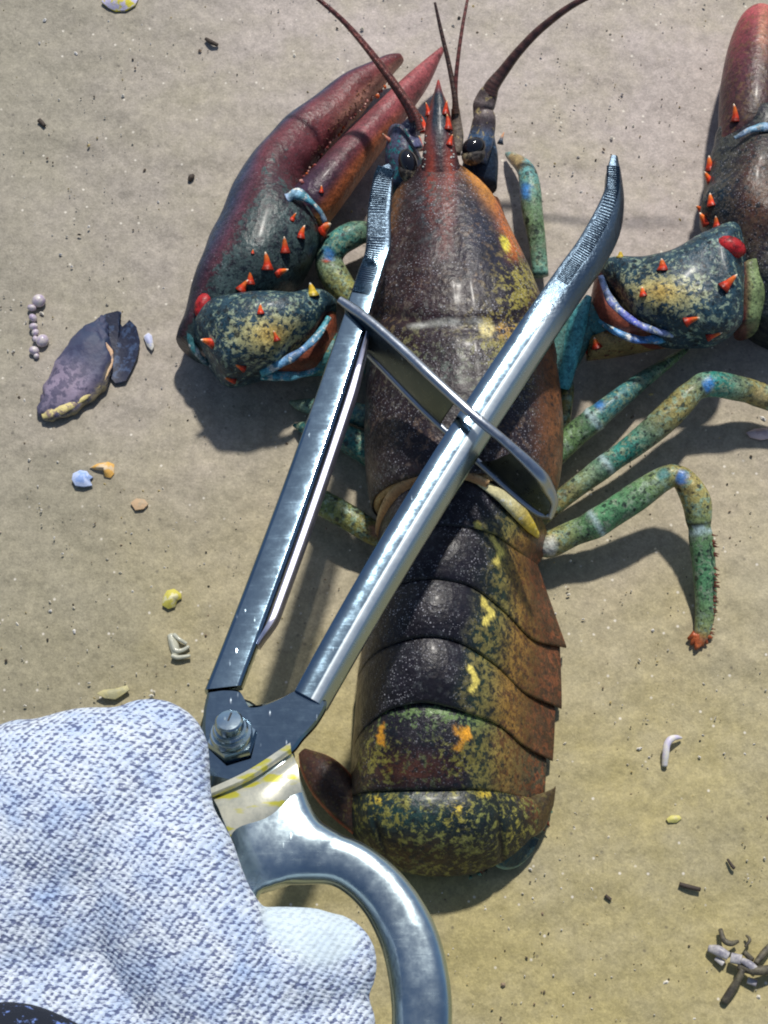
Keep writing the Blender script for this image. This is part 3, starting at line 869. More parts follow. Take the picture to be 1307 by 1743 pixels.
body.tube([(880, 935, 8.6, 20), (915, 925, 9.4, 20), (936, 926, 10.1, 23), (975, 908, 11.5, 22), (1012, 892, 13.7, 23), (1080, 848, 18.0, 25), (1130, 815, 20.9, 21), (1158, 812, 21.6, 20), (1184, 850, 19.4, 25), (1190, 893, 15.8, 22), (1198, 960, 10.1, 20), (1201, 1030, 5.0, 18), (1194, 1080, 2.2, 13), (1185, 1104, 2.0, 3)],
          18, 110, leg_col(14, lin(92, 146, 104), lin(166, 152, 92), ((934, 930, 17, WHIT), (1013, 888, 11, LW, -32), (1130, 808, 12, TEAL), (1160, 812, 12, BL), (1191, 903, 9, LW, 85), (1190, 892, 6, BLACK, 85)), lin(190, 104, 60)),
          bump=knob(((0.31, .02, .10), (0.52, .02, -.10), (0.7, .012, -.12))))
body.tube([(890, 830, 5.8, 18), (970, 748, 7.9, 22), (1008, 716, 10.1, 21), (1040, 690, 10.8, 19), (1090, 650, 9.4, 15), (1140, 615, 6.5, 9), (1175, 590, 2.9, 3)],
          16, 50, leg_col(9, lin(70, 130, 134), lin(110, 140, 90), ((1010, 714, 11, LW, -40), (1020, 690, 9, BL))), bump=knob(((0.35, .03, .1),)))
body.tube([(950, 770, 6.5, 12), (965, 668, 7.2, 12), (960, 640, 6.5, 10)], 12, 12, leg_col(4))
body.tube([(920, 470, 5.8, 14), (914, 410, 8.6, 15), (906, 360, 11.5, 18), (902, 318, 13.0, 18), (894, 288, 11.5, 15), (872, 268, 5.8, 9), (862, 262, 2.2, 3)],
          16, 50, leg_col(6, lin(100, 170, 180), lin(120, 150, 110), ((893, 325, 14, BL), (880, 272, 16, lin(176, 140, 80)))))
body.tube([(670, 560, 6.5, 14), (610, 520, 8.6, 20), (575, 480, 10.1, 25), (560, 445, 11.5, 24), (572, 418, 13.7, 23), (605, 398, 13.7, 22), (640, 395, 8.6, 12), (655, 400, 2.9, 4)],
          16, 50, leg_col(8, lin(72, 132, 126), lin(150, 150, 90), ((560, 432, 12, BL), (552, 445, 5, RED)),))
body.tube([(690, 740, 6.5, 18), (640, 716, 8.6, 22), (606, 704, 9.4, 19), (560, 694, 7.9, 17), (515, 690, 4.3, 11), (494, 684, 2.2, 3)], 16, 40, leg_col(9, TEAL, lin(120, 140, 120)))
body.tube([(700, 830, 6.5, 18), (640, 778, 7.9, 24), (600, 752, 8.6, 24), (560, 735, 7.2, 18), (520, 728, 4.3, 11), (500, 724, 2.2, 3)], 16, 40, leg_col(7, lin(44, 116, 116), lin(60, 120, 110)))
body.tube([(700, 930, 7.2, 18), (645, 912, 9.4, 20), (600, 885, 10.8, 22), (560, 862, 10.1, 22), (530, 845, 7.9, 18), (500, 850, 4.3, 11), (490, 862, 2.2, 4)],
          16, 50, leg_col(9, lin(104, 122, 70), lin(150, 142, 80), ((640, 905, 12, lin(206, 150, 120)),)))
for q in range(40):   # bristles on the hind shin
    u = random.random()
    x, y = 1214 + 6 * math.sin(u * 3) - 6 * u * u, 905 + u * 180
    z = 20 - 18 * u
    body.tube([(x - 3, y, max(z, 2), 2.0), (x + random.uniform(3, 8), y + random.uniform(0, 6), max(z, 1.5), 0.4)], 4, 2, lambda u, v, px, py: (lin(110, 60, 44), lin(110, 60, 44), (0, 0, 0)))
for dx, dy in ((-20, -6), (-6, 12), (14, 2), (22, -8), (6, 6), (-14, 4)):
    body.tube([(1190 + dx * 0.3, 1080, 3, 8), (1190 + dx, 1094 + dy, 2, 2)], 6, 4, lambda u, v, px, py: (lin(176, 92, 54), lin(150, 70, 40), (0.4, 0, 0)))

hemc = lambda u, v, px, py: (mx(lin(176, 130, 88), lin(214, 184, 136), 0.5 + 0.5 * math.cos(4 * math.pi * v)), lin(120, 84, 60), (0.3, 0, -0.4))
body.tube([(644, 912, 12, 7), (652, 882, 22, 11), (670, 848, 34, 14), (700, 820, 42, 14), (740, 806, 47.5, 13), (790, 808, 48, 10), (830, 824, 46, 8)], 12, 40, hemc, 0.6)
body.tube([(812, 818, 46, 6), (850, 842, 43, 11), (878, 866, 37, 15), (900, 892, 30, 12), (916, 912, 22, 5)], 12, 30, lambda u, v, px, py: (mx(lin(214, 206, 160), lin(226, 196, 70), smooth(0.3, 0.8, u)), WHIT, (0.3, 0, -0.5)), 0.5)
# --- swimmerets and membranes showing below the side plates
for x0, y0, x1, y1 in ((900, 1075, 945, 1140), (890, 1180, 938, 1240), (880, 1270, 930, 1325)):
    body.loft([(x0 - 30, y0 - 10, x0 - 40, y0 + 20, 9, 4, 4), (x0 + 5, y0, x0 - 10, y0 + 40, 8, 4, 4), (x1, y1 - 12, x1 - 14, y1, 4, 2, 2)], 14, 12,
              lambda u, v, px, py: (lin(196, 160, 120), lin(120, 84, 60), (0.3, 0, 0)))

# --- spines: rooted where the eye ray meets the shell
bvh = BVHTree.FromPolygons([Vector(v) for v in body.v], body.f)
def surf(px, py):
    d = ray(px, py).normalized()
    h = bvh.ray_cast(CAM, d)
    return h[0] if h[0] is not None else P(px, py, 20)
def spine(px, py, ln=22, ang=80, r=8, up=0.55, c0=RED, c1=lin(240, 120, 50), tip=lin(250, 232, 204)):
    """ang: pointing in the picture, degrees anticlockwise from right"""
    p = surf(px, py)
    s = S(p)
    a = math.radians(ang)
    d = Vector((math.cos(a), math.sin(a), up)).normalized()
    kk = random.uniform(0.55, 0.9); ln *= kk * random.uniform(0.85, 1.15); r *= 0.88 * kk; bend = random.uniform(-0.28, 0.28)
    b = p - d * ln * 0.35 * s
    pts = [(*(b + d * (ln * 1.35 * t) * s + (Vector((0, 0, 0.12)) + Vector((-math.sin(a), math.cos(a), 0)) * bend) * (t * t * ln * s)), rr * r * s) for t, rr in ((0, 1.75), (0.22, 1.3), (0.36, 1.0), (0.62, 0.72), (0.86, 0.40), (1, 0.12))]
    body.tube(pts, 10, 14, lambda u, v, px_, py_: ((lambda q: (q, q, (0, 0, -0.9 * smooth(0.1, 0.35, u))))(mx(mx(mx(c0 * 0.4, c0, smooth(0.12, 0.35, u)), c1, smooth(0.4, 0.7, u)), tip, smooth(0.76, 0.95, u)))), world=True)
SP = [(512, 400, 20, 78, 8), (485, 424, 22, 88, 8), (455, 452, 26, 88, 9), (476, 463, 22, 10, 7), (426, 478, 22, 85, 8), (412, 490, 20, 55, 9),
      (443, 530, 20, 100, 8), (470, 576, 22, 110, 8), (358, 582, 22, 170, 10), (412, 626, 26, 178, 9), (395, 647, 24, 190, 8), (550, 388, 20, 20, 13),
      (498, 372, 12, 60, 4), (547, 325, 14, 80, 5), (430, 430, 8, 80, 3),
      (1252, 200, 22, 88, 7), (1208, 285, 24, 100, 8), (1207, 305, 22, 140, 8), (1210, 345, 20, 110, 8), (1192, 356, 18, 150, 7), (1200, 376, 18, 140, 8), (1220, 382, 24, 105, 9),
      (1128, 455, 20, 90, 9), (1094, 500, 18, 110, 9), (1236, 485, 26, 40, 10), (1172, 546, 28, 15, 9), (1210, 572, 30, 5, 8), (1015, 588, 18, 110, 9), (1000, 598, 16, 150, 6)]
for q in SP: spine(*q)
spine(532, 498, 20, 95, 9, c0=YELL, c1=lin(236, 190, 60), tip=WHIT)
spine(1056, 436, 16, 80, 9, c0=YELL, c1=lin(236, 200, 70), tip=WHIT)
for px, py, rx, l, ang in ((346, 517, 15, 1.6, 70), (1245, 418, 18, 1.5, 160)):   # blunt red wrist knobs
    p = surf(px, py)
    a = math.radians(ang)
    body.ball(p + Vector((0, 0, -0.001)), rx * S(p), lambda u, v, px_, py_: (lin(186, 40, 44), lin(120, 30, 36), (0.4, 0.1, -0.3)), 16, Vector((math.cos(a), math.sin(a), 0.15)), l)
for px, py, ang in ((729, 192, 95), (722, 218, 95), (716, 250, 100), (758, 190, 88), (763, 215, 84), (765, 243, 80)):
    p = surf(px, py)
    spine(px, py, 26, ang, 7, 0.35, c0=RED, c1=lin(226, 80, 40), tip=lin(250, 210, 150))
spine(662, 238, 22, 150, 6, 0.3, c0=lin(196, 110, 90), c1=lin(214, 140, 110))
spine(852, 240, 26, 82, 6, 0.3, c0=lin(120, 130, 140), c1=lin(200, 150, 110), tip=lin(220, 150, 110))
# bead teeth along the cutting edge of the fixed finger
for q in range(46):
    t = q / 45
    x, y = 512 + (664 - 512) * t + random.uniform(-3, 3), 312 + (140 - 312) * t + random.uniform(-3, 3) - 12 * math.sin(math.pi * t)
    p = surf(x, y)
    c = random.choice((lin(206, 150, 140), lin(226, 190, 176), lin(150, 80, 76), lin(214, 110, 60)))
    body.ball(p, random.uniform(2.0, 4.2) * S(p), lambda u, v, px, py, c=c: (c, c, (0, 0, 0)), 7)
for q in range(60):
    t = random.random()
    x, y = 540 + (650 - 540) * t + random.gauss(-13, 6), 275 + (142 - 275) * t + random.gauss(-6, 4)
    p = surf(x, y)
    c = random.choice((lin(150, 110, 90), lin(170, 130, 90), lin(120, 90, 80)))
    body.ball(p, random.uniform(1.2, 2.2) * S(p), lambda u, v, px, py, c=c: (c, c, (0, 0, 0)), 5)
for q in range(30):   # granules at the base of the rostrum
    x = random.choice((722, 768)) + random.gauss(0, 3); y = random.uniform(215, 285)
    p = surf(x, y)
    body.ball(p, random.uniform(1.2, 2.4) * S(p), lambda u, v, px, py: (WHIT * 0.8, WHIT * 0.8, (0, 0, 0)), 6)

# feeler bases, part of the head
def ped_col(u, v, px, py):
    A = mx(lin(70, 110, 150), lin(124, 112, 110), smooth(0.1, 0.4, u))
    A = mx(A, lin(70, 56, 56), 0.8 * (0.5 + 0.5 * math.sin(u * 26)))
    return A, TAN, (0.3, 0.2, 0.1)
body.tube([(806, 272, 28, 24), (818, 238, 31, 22), (824, 205, 34, 20), (822, 190, 35, 17), (824, 178, 36, 19), (832, 158, 38, 16), (835, 150, 39, 12)], 18, 40, ped_col)
body.tube([(700, 258, 30, 22), (692, 232, 32, 20), (700, 212, 35, 13), (712, 200, 38, 10)], 16, 24, lambda u, v, px, py: (mx(lin(110, 116, 160), lin(90, 76, 76), u), WHIT, (0.3, 0.4, 0)))
body.tube([(772, 262, 36, 12), (778, 235, 38, 11), (776, 205, 40, 9), (775, 185, 42, 7)], 12, 18, lambda u, v, px, py: (mx(lin(140, 130, 120), lin(100, 84, 70), u), TAN, (0.3, 0.3, 0)))

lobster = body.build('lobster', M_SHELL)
tag(lobster, 'dark speckled lobster with orange spines and teal legs lying on the sand under the tongs', 'lobster')

# --- eyes, antennae: parts
t_ = NT('lobster_eye')
M_EYE = t_.out(color=(0.008, 0.008, 0.012), rough=0.08, spec=0.6)
def eye(px, py, z, r, ax, stretch):
    mb = MB()
    p = P(px, py, z)
    mb.ball(p, r * S(p), None, 24, ax, stretch)
    e = mb.build('eye', M_EYE, lobster)
    rim = MB()
    q = ax.normalized()
    c = p - Vector((0, 0.0022, 0.0014))
    rim.ball(c, r * S(p) * 1.0, lambda u, v, px_, py_: (mx(lin(90, 84, 80), lin(196, 180, 140), smooth(0.55, 0.9, u) * smooth(0.3, 0.6, v)), lin(50, 46, 44), (0.5, 0.2, 0)), 18, q, stretch)
    rim.build('eye_stalk', M_SHELL, e)
eye(694, 276, 40, 16, Vector((-0.25, 1.0, 0.1)), 1.5)
eye(806, 251, 40, 17, Vector((0.9, 0.45, 0)), 1.25)
M_FEEL = plain_attr('antenna_shell', 0.35, 0.5, 900, 0.2)
def feeler(name, path, c0, c1):
    mb = MB()
    mb.tube(path, 10, 90, lambda u, v, px, py: (mx(c0, c1, u) * (0.75 + 0.35 * math.sin(u * 420)), mx(c0, c1, u) * 0.5, (0.3, 0, 0)))
    mb.build(name, M_FEEL, lobster)
feeler('antenna', [(832, 162, 38, 15), (838, 146, 40, 13), (856, 122, 43, 10), (884, 86, 49, 8), (926, 44, 56, 7), (990, 0, 66, 5.5), (1080, -34, 73, 5), (1180, -38, 74, 4), (1270, -30, 72, 3)], lin(84, 58, 52), lin(96, 56, 50))
feeler('antenna', [(708, 204, 38, 12), (690, 172, 42, 9), (642, 104, 50, 7), (590, 42, 57, 5), (540, -3, 62, 4), (470, -60, 64, 3)], lin(104, 52, 48), lin(110, 60, 54))
feeler('antennule', [(716, 222, 42, 6), (702, 186, 45, 4.5), (648, 113, 51, 3.5), (582, 33, 58, 2.5)], lin(110, 60, 54), lin(130, 70, 60))
feeler('antennule', [(775, 195, 42, 6.5), (774, 165, 45, 5), (764, 110, 49, 4.2), (750, 50, 54, 3.4), (740, 4, 58, 2.2)], lin(84, 60, 46), lin(70, 48, 44))
feeler('antennule', [(777, 190, 42, 5), (775, 150, 46, 4), (780, 95, 51, 3.4), (788, 40, 55, 3), (797, -8, 58, 2.4), (804, -50, 60, 2)], lin(110, 60, 54), lin(130, 76, 70))

# ------------------------------------------------------------------ tongs
tongs = empty('lobster_tongs', P(400, 1240, 70))
tag(tongs, 'scratched steel tongs with a ring handle and long arms closed over the lobster', 'tongs')

def arm(name, st, profile, seg=60, grip=None, bevel=None):
    """st rows (Lx, Ly, Rx, Ry, z); profile list of (across 0..1, dz mm)"""
    mb = MB()
    N = catmull(st, seg)
    rows = []
    for i, q in enumerate(N):
        L, R = P(q[0], q[1], q[4]), P(q[2], q[3], q[4])
        rows.append([L + (R - L) * a + Vector((0, 0, dz * 0.001)) for a, dz in profile])
    mb.grid(rows, lambda u, v, px, py: (K0[0], K0[1], (grip(u) if grip else 0, (bevel(v) * (1 - grip(u)) if bevel else 0), 0)), True, True, True)
    return mb

# left arm: folded channel, top face, inner lip
PROF_L = [(0.0, -6), (0.0, -1.3), (0.02, -0.5), (0.07, -0.05), (0.15, 0), (0.5, 0), (0.86, 0), (0.94, -0.1), (0.985, -0.5), (1.0, -1.2), (1.0, -6)]
LARM = [(348, 1174, 414, 1166, 78.2), (366, 1128, 428, 1118, 77.3), (405, 1025, 462, 1020, 74.8), (440, 930, 500, 915, 73.0), (487, 800, 542, 790, 70.5), (530, 690, 584, 680, 67.4), (565, 600, 618, 590, 64.9), (600, 500, 648, 490, 61.8), (617, 420, 658, 415, 59.3), (625, 360, 665, 360, 56.8), (634, 310, 668, 315, 55.0), (648, 285, 668, 292, 53.7), (660, 278, 666, 282, 53.1)]
def straighten(st, k, deg=2):
    a = np.array(st, float)
    t = np.linspace(0, 1, 24)
    cum = np.concatenate(([0], np.cumsum(np.hypot(np.diff(a[:k, 0]), np.diff(a[:k, 1])))))
    cum /= cum[-1]
    cols = [np.polyval(np.polyfit(cum, a[:k, c], deg if c < 4 else 1), t) for c in range(5)]
    return [tuple(r) for r in np.array(cols).T] + [tuple(r) for r in a[k:]]
LARM = straighten(LARM, 9)
mb = arm('arm', LARM, PROF_L, 110, lambda u: smooth(0.80, 0.86, u))
# inner lip: bright folded edge beside the top face
LIP = [(436, 1112, 447, 1112, 76.2), (448, 1072, 467, 1070, 75.0), (480, 980, 503, 976, 73.1), (518, 868, 543, 860, 71.3), (556, 750, 579, 742, 68.8), (592, 640, 613, 632, 65.7), (622, 545, 641, 540, 62.6), (644, 470, 661, 468, 60.1), (654, 420, 667, 420, 58.3)]
N = []
for k in range(60):
    q = catmull(LARM, 201)[int(16 + 126 * k / 59)]
    w = 17 * smooth(-0.02, 0.10, k / 59) * smooth(1.12, 0.75, k / 59)
    N.append((q[2] + 1 - 5 * smooth(0.08, 0, k / 59), q[3], q[2] + 2 + w, q[3] + 2, q[4] - 0.2))
rows = []
for q in N:
    L, R = P(q[0], q[1], q[4]), P(q[2], q[3], q[4])
    rows.append([L + (R - L) * a + Vector((0, 0, dz * 0.001)) for a, dz in ((0.15, -6), (0.15, -0.9), (0.25, -0.2), (0.45, 0.0), (0.8, -0.35), (0.97, -1.2), (1.0, -2.2), (1.0, -6))])
larm = mb.build('arm', M_STEEL, tongs, 40)
mb = MB(); mb.grid(rows, None, True, True, True)
mb.build('edge_strip', M_SATIN, larm, 40)

# right arm: flat top, long bevel on the right
PROF_R = [(0.0, -6), (0.0, -1.2), (0.02, -0.4), (0.08, 0.0), (0.3, 0.05), (0.50, 0.0), (0.555, -0.08), (0.60, -0.24), (0.72, -0.75), (0.77, -1.2), (0.95, -3.6), (1.0, -5.0), (0.95, -7.0), (0.7, -7.0)]
RARM = [(505, 1176, 560, 1196, 78.2), (530, 1120, 588, 1150, 77.6), (585, 1012, 642, 1052, 76.1), (648, 900, 712, 930, 74.2), (708, 810, 772, 836, 72.3), (770, 722, 832, 742, 70.2), (830, 640, 888, 664, 68.0), (885, 552, 938, 580, 65.5), (935, 470, 985, 505, 63.0), (980, 405, 1032, 440, 60.6), (1012, 358, 1058, 388, 58.7), (1030, 318, 1066, 335, 57.5), (1034, 285, 1062, 290, 56.2), (1040, 264, 1056, 264, 55.6)]
RARM = straighten(RARM, 10)
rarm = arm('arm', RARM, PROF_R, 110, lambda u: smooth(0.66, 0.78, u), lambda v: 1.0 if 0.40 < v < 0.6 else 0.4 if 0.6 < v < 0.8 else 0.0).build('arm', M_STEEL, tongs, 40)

# gripping teeth on the upper insides of both arms
def teeth(path, n, w, parent, ln=5.5):
    mb = MB()
    N = catmull(path, n + 1)
    for i in range(n):
        a, b = P(*N[i]), P(*N[i + 1])
        t = (b - a); l = t.length; t.normalize()
        s = Vector((t.y, -t.x, 0)).normalized()
        c = (a + b) / 2
        rr = []
        for k, (du, zz) in enumerate(((-0.48, -1.0), (-0.30, 0.15), (0.0, 0.36), (0.30, 0.12), (0.48, -1.0))):
            rr.append([c + t * (du * l) + s * (x * w * S(c)) + Vector((0, 0, zz * 0.001)) for x in (-0.5, -0.35, 0.35, 0.5)])
        mb.grid(rr, lambda u, v, px, py: (K0[0], K0[1], (0.9, 0, 0)))
    return mb.build('grip_teeth', M_STEEL, parent, 35)
def along(st, a, w0, w1, n=9):
    N = catmull(st, 101)
    return [((q[0] + (q[2] - q[0]) * w0), (q[1] + (q[3] - q[1]) * w0), q[4]) for q in (N[int(100 * (a + (0.97 - a) * k / (n - 1)))] for k in range(n))]
teeth(along(LARM, 0.76, 0.42, 0), 64, 30, larm)
teeth(along(RARM, 0.78, 0.34, 0), 60, 22, rarm)

# cross bar: upper rail over the right arm, lower rail under it, webs on both sides of the slot
mb = MB()
UP = [(578, 510, 64, 7), (600, 525, 65, 9), (630, 547, 67, 9), (684, 594, 70, 9), (734, 641, 73, 9), (804, 705, 74.5, 9), (860, 752, 72, 9), (914, 803, 67, 12), (932, 830, 62, 12), (943, 855, 58, 8), (938, 878, 54, 6)]
LOW = [(938, 878, 54, 6), (917, 874, 52, 6), (880, 846, 52.5, 6), (811, 784, 55.5, 6), (763, 738, 58, 6), (715, 693, 58, 6), (660, 636, 56.5, 6), (612, 586, 55, 6), (588, 552, 56, 6)]
g_ = lambda u, v, px, py: (K0[0], K0[1], (0.12, 0, 0))
mb.tube(UP, 12, 70, g_, 0.75)
mb.tube(LOW, 12, 60, lambda u, v, px, py: (K0[0], K0[1], (0.2, 0, 0)), 1.0)
cross = mb.build('cross_bar', M_BAR, tongs, 40)
mb = MB()
upc, lowc = catmull([u[:3] for u in UP], 101), catmull([l[:3] for l in LOW][::-1], 101)
for a, b in ((4, 46), (63, 97)):
    r1, r2, r3 = [], [], []
    for k in range(24):
        q = (a + (b - a) * k / 23) / 100
        ui, li = upc[int(q * 100)], lowc[int(q * 100)]
        pu, pl = P(*ui), P(*li)
        r1.append(pu); r2.append(pu * 0.45 + pl * 0.55 + Vector((-0.0012, -0.0012, -0.0006))); r3.append(pl)
    mb.grid([r1, r2, r3])
    mb.grid([[p + Vector((0.0004, 0.0004, -0.0008)) for p in r] for r in (r1, r2, r3)])
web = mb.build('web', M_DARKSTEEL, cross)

# hinge plate, two leaves
def plate(name, pts, z0, z1, mat, parent, slope=True, bev=0.0008):
    """outline in photo positions on a plane sloping with the tongs"""
    mb = MB()
    zf = lambda py: (z0 + (z1 - z0) * (py - 1160) / 220.0)
    n = len(pts)
    top = [P(x, y, zf(y)) for x, y in pts]
    c = sum(top, Vector()) / n
    inn = [p + (c - p).normalized() * bev for p in top]
    rows = [[p + Vector((0, 0, -0.0042)) for p in top], [p + Vector((0, 0, -bev)) for p in top], inn]
    mb.grid(rows, None, True)
    q = mb.vert(c)
    for j in range(n):
        mb.f.append((2 * n + j, 2 * n + (j + 1) % n, q))
    q0 = mb.vert(c + Vector((0, 0, -0.0042)))
    for j in range(n):
        mb.f.append(((j + 1) % n, j, q0))
    return mb.build(name, mat, parent, 35)
def rounded(pts, n=60):
    p = list(pts)
    N = catmull(p + [p[0]], n)
    return [tuple(x) for x in N[:-1]]
hp = plate('hinge_plate', rounded([(353, 1176), (382, 1172), (408, 1176), (414, 1198), (445, 1198), (480, 1186), (512, 1172), (540, 1184), (556, 1196), (540, 1228), (515, 1256), (494, 1280), (440, 1308), (400, 1328), (360, 1346), (350, 1300), (345, 1250), (346, 1210)], 110), 77.5, 79.5, M_STEEL, tongs)
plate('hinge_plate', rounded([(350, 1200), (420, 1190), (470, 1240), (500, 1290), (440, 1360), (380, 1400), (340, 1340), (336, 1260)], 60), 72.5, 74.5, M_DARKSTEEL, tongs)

# pivot bolt
ax = Vector((-0.05, 0.42, 0.9)).normalized()
def disk(mb, c, r0, r1, h, n=28, hexa=False, bev=0.0006):
    q = Vector((0, 0, 1)).rotation_difference(ax)
    n = 6 if hexa else n
    rows = []
    for r, z in ((r0, 0), (r0, h - bev), (r1, h), (r1 * 0.02, h)):
        rows.append([c + q @ Vector((r * math.cos(2 * math.pi * j / n + 0.3), r * math.sin(2 * math.pi * j / n + 0.3), z)) for j in range(n)])
    mb.grid(rows, None, True)
s_ = S(P(394, 1255, 86))
c0 = P(396, 1262, 78.3)
mb = MB(); disk(mb, c0, 44 * s_, 42 * s_, 0.0024, 6, True); bolt = mb.build('pivot_bolt', M_CAST, tongs, 30)
mb = MB(); disk(mb, c0 + ax * 0.0024, 37 * s_, 35 * s_, 0.0020); mb.build('washer', M_CAST, bolt, 30)
mb = MB(); disk(mb, c0 + ax * 0.0044, 31 * s_, 28 * s_, 0.0018); mb.build('washer', M_CAST, bolt, 30)
mb = MB()
q = Vector((0, 0, 1)).rotation_difference(ax)
rows = []
for r, z in ((25, 0.0), (25, 0.0022), (24, 0.0029), (21, 0.0034), (12, 0.0036), (0.5, 0.0036)):
    rows.append([c0 + ax * 0.0062 + q @ Vector((r * s_ * math.cos(2 * math.pi * j / 28), r * s_ * math.sin(2 * math.pi * j / 28), z)) for j in range(28)])
mb.grid(rows, None, True); bh = mb.build('bolt_head', M_CAST, bolt, 30)
mb = MB()
for sx_ in (1,):
    c = c0 + ax * 0.0099
    d1 = q @ Vector((0.25, 1, 0)).normalized(); d2 = q @ Vector((1, -0.25, 0)).normalized()
    a, b = 15 * s_, 1.6 * s_
    mb.grid([[c + d1 * a + d2 * b, c + d1 * a - d2 * b], [c - d1 * a * 0.2 + d2 * b, c - d1 * a * 0.2 - d2 * b]])
mb.build('slot', simple('slot_shadow', (0.02, 0.02, 0.025), 0.6), bh)

# collar: sun reflection painted cream with yellow smears, two faces meeting at a step
t_ = NT('collar_sun_glare')
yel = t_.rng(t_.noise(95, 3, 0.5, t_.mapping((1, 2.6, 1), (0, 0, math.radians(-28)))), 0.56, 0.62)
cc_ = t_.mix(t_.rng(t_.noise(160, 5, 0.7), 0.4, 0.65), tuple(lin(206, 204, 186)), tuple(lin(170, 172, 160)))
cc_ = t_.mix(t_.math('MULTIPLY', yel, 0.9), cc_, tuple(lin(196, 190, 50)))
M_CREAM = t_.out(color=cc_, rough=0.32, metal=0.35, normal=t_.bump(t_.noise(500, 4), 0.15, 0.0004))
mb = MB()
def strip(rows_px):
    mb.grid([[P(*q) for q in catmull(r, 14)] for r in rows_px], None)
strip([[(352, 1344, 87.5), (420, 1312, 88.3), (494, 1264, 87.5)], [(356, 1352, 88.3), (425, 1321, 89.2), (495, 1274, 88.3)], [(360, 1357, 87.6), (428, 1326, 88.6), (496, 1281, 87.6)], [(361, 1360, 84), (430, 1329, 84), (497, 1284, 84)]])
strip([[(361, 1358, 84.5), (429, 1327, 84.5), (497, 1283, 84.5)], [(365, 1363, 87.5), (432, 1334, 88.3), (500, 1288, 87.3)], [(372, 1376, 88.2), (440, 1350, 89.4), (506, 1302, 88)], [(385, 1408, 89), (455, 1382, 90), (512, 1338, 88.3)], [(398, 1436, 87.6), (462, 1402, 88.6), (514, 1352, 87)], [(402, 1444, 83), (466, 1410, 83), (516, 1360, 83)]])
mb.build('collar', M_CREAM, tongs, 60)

# ring handle, cast in one piece
def remeshed(mb, name, mat, parent, vox, it, fac=0.5):
    o = mb.build(name, mat, parent)
    r = o.modifiers.new('remesh', 'REMESH'); r.mode = 'VOXEL'; r.voxel_size = vox; r.use_smooth_shade = True
    s = o.modifiers.new('smooth', 'SMOOTH'); s.iterations = it; s.factor = fac
    return o
mb = MB()
mb.loft([(366, 1352, 494, 1276, 84, 2.5, 4), (374, 1388, 510, 1318, 84, 4, 6), (388, 1440, 540, 1390, 85, 5, 7), (398, 1490, 590, 1428, 85.5, 5, 7), (405, 1530, 600, 1470, 85.5, 4, 6)], 36, 26, None, 3.2)
RING = [(420, 1470, 86, 40), (500, 1462, 86, 44), (580, 1466, 86, 44), (645, 1512, 86, 46), (690, 1582, 86.5, 50), (712, 1660, 87, 52), (718, 1743, 87, 52), (705, 1840, 87, 50), (650, 1925, 87, 46), (560, 1960, 87, 42), (470, 1930, 87, 40), (420, 1850, 87, 38), (404, 1740, 87, 36), (400, 1640, 87, 34), (398, 1550, 86.5, 36), (420, 1470, 86, 40)]
def ringtube(mbx, path, seg, flat, e=3.0, n=30):
    N = catmull(path, seg)
    rows = []
    pts = [P(*q[:3]) for q in N]
    for i, p in enumerate(pts):
        t = (pts[min(i + 1, seg - 1)] - pts[max(0, i - 1)]).normalized()
        sd = t.cross(Vector((0, 0, 1))).normalized()
        r = N[i][3] * S(p)
        row = []
        for j in range(n):
            a = 2 * math.pi * j / n
            c, s = math.cos(a), math.sin(a)
            row.append(p + sd * (r * math.copysign(abs(c) ** (2 / e), c)) + Vector((0, 0, r * flat * math.copysign(abs(s) ** (2 / 2.4), s))))
        rows.append(row)
    mbx.grid(rows, None, True, True, True)
ringtube(mb, RING, 120, 0.58)
handle = remeshed(mb, 'handle', M_CAST, tongs, 0.0009, 5)
# second handle, in the shade below the hand
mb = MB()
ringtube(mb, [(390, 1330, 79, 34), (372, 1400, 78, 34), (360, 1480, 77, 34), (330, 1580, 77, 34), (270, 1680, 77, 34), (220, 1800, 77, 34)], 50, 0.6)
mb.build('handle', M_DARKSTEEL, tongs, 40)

# ------------------------------------------------------------------ gloved hand
person = empty('person', P(100, 1600, 90))
tag(person, 'hand in a pale blue knitted work glove gripping the ring handle of the tongs', 'person')
mb = MB()
def limb(path, flat=0.85, seg=26, n=26):
    mb.tube(path, n, seg, None, flat)
    for q in (path[0], path[-1]):
        p = P(*q[:3]); mb.ball(p, q[3] * S(p), None, 20, Vector((0, 0, 1)), flat)
limb([(-420, 1640, 104, 250), (-200, 1560, 104, 262), (0, 1500, 104, 262), (150, 1470, 104, 225), (230, 1450, 104, 150)], 0.62)      # back of the hand
limb([(-200, 1440, 106, 195), (0, 1425, 108, 190), (110, 1385, 110, 186), (190, 1330, 110, 150), (252, 1292, 108, 106)], 0.75)        # index knuckle
limb([(252, 1292, 108, 106), (244, 1390, 110, 122), (262, 1480, 112, 142), (300, 1570, 112, 138), (350, 1660, 110, 140), (380, 1760, 106, 140)], 0.72)
limb([(300, 1600, 106, 130), (400, 1655, 106, 112), (480, 1648, 104, 104), (530, 1642, 101, 96), (556, 1642, 99, 88)], 0.8)              # first finger through the ring
limb([(300, 1780, 106, 130), (420, 1770, 103, 110), (500, 1760, 100, 102), (552, 1750, 97, 90)], 0.8)                                      # second finger through the ring
limb([(-350, 1800, 102, 300), (0, 1780, 102, 320), (250, 1800, 102, 220)], 0.5)
limb([(250, 1900, 104, 120), (420, 1880, 100, 92), (540, 1850, 94, 82), (600, 1845, 90, 70)], 0.8)
limb([(200, 2000, 104, 110), (380, 1980, 98, 84), (480, 1950, 92, 72)], 0.8)
limb([(150, 1500, 88, 100), (260, 1480, 74, 80), (330, 1450, 66, 66), (370, 1430, 62, 55)], 0.85)                                         # thumb below the handles
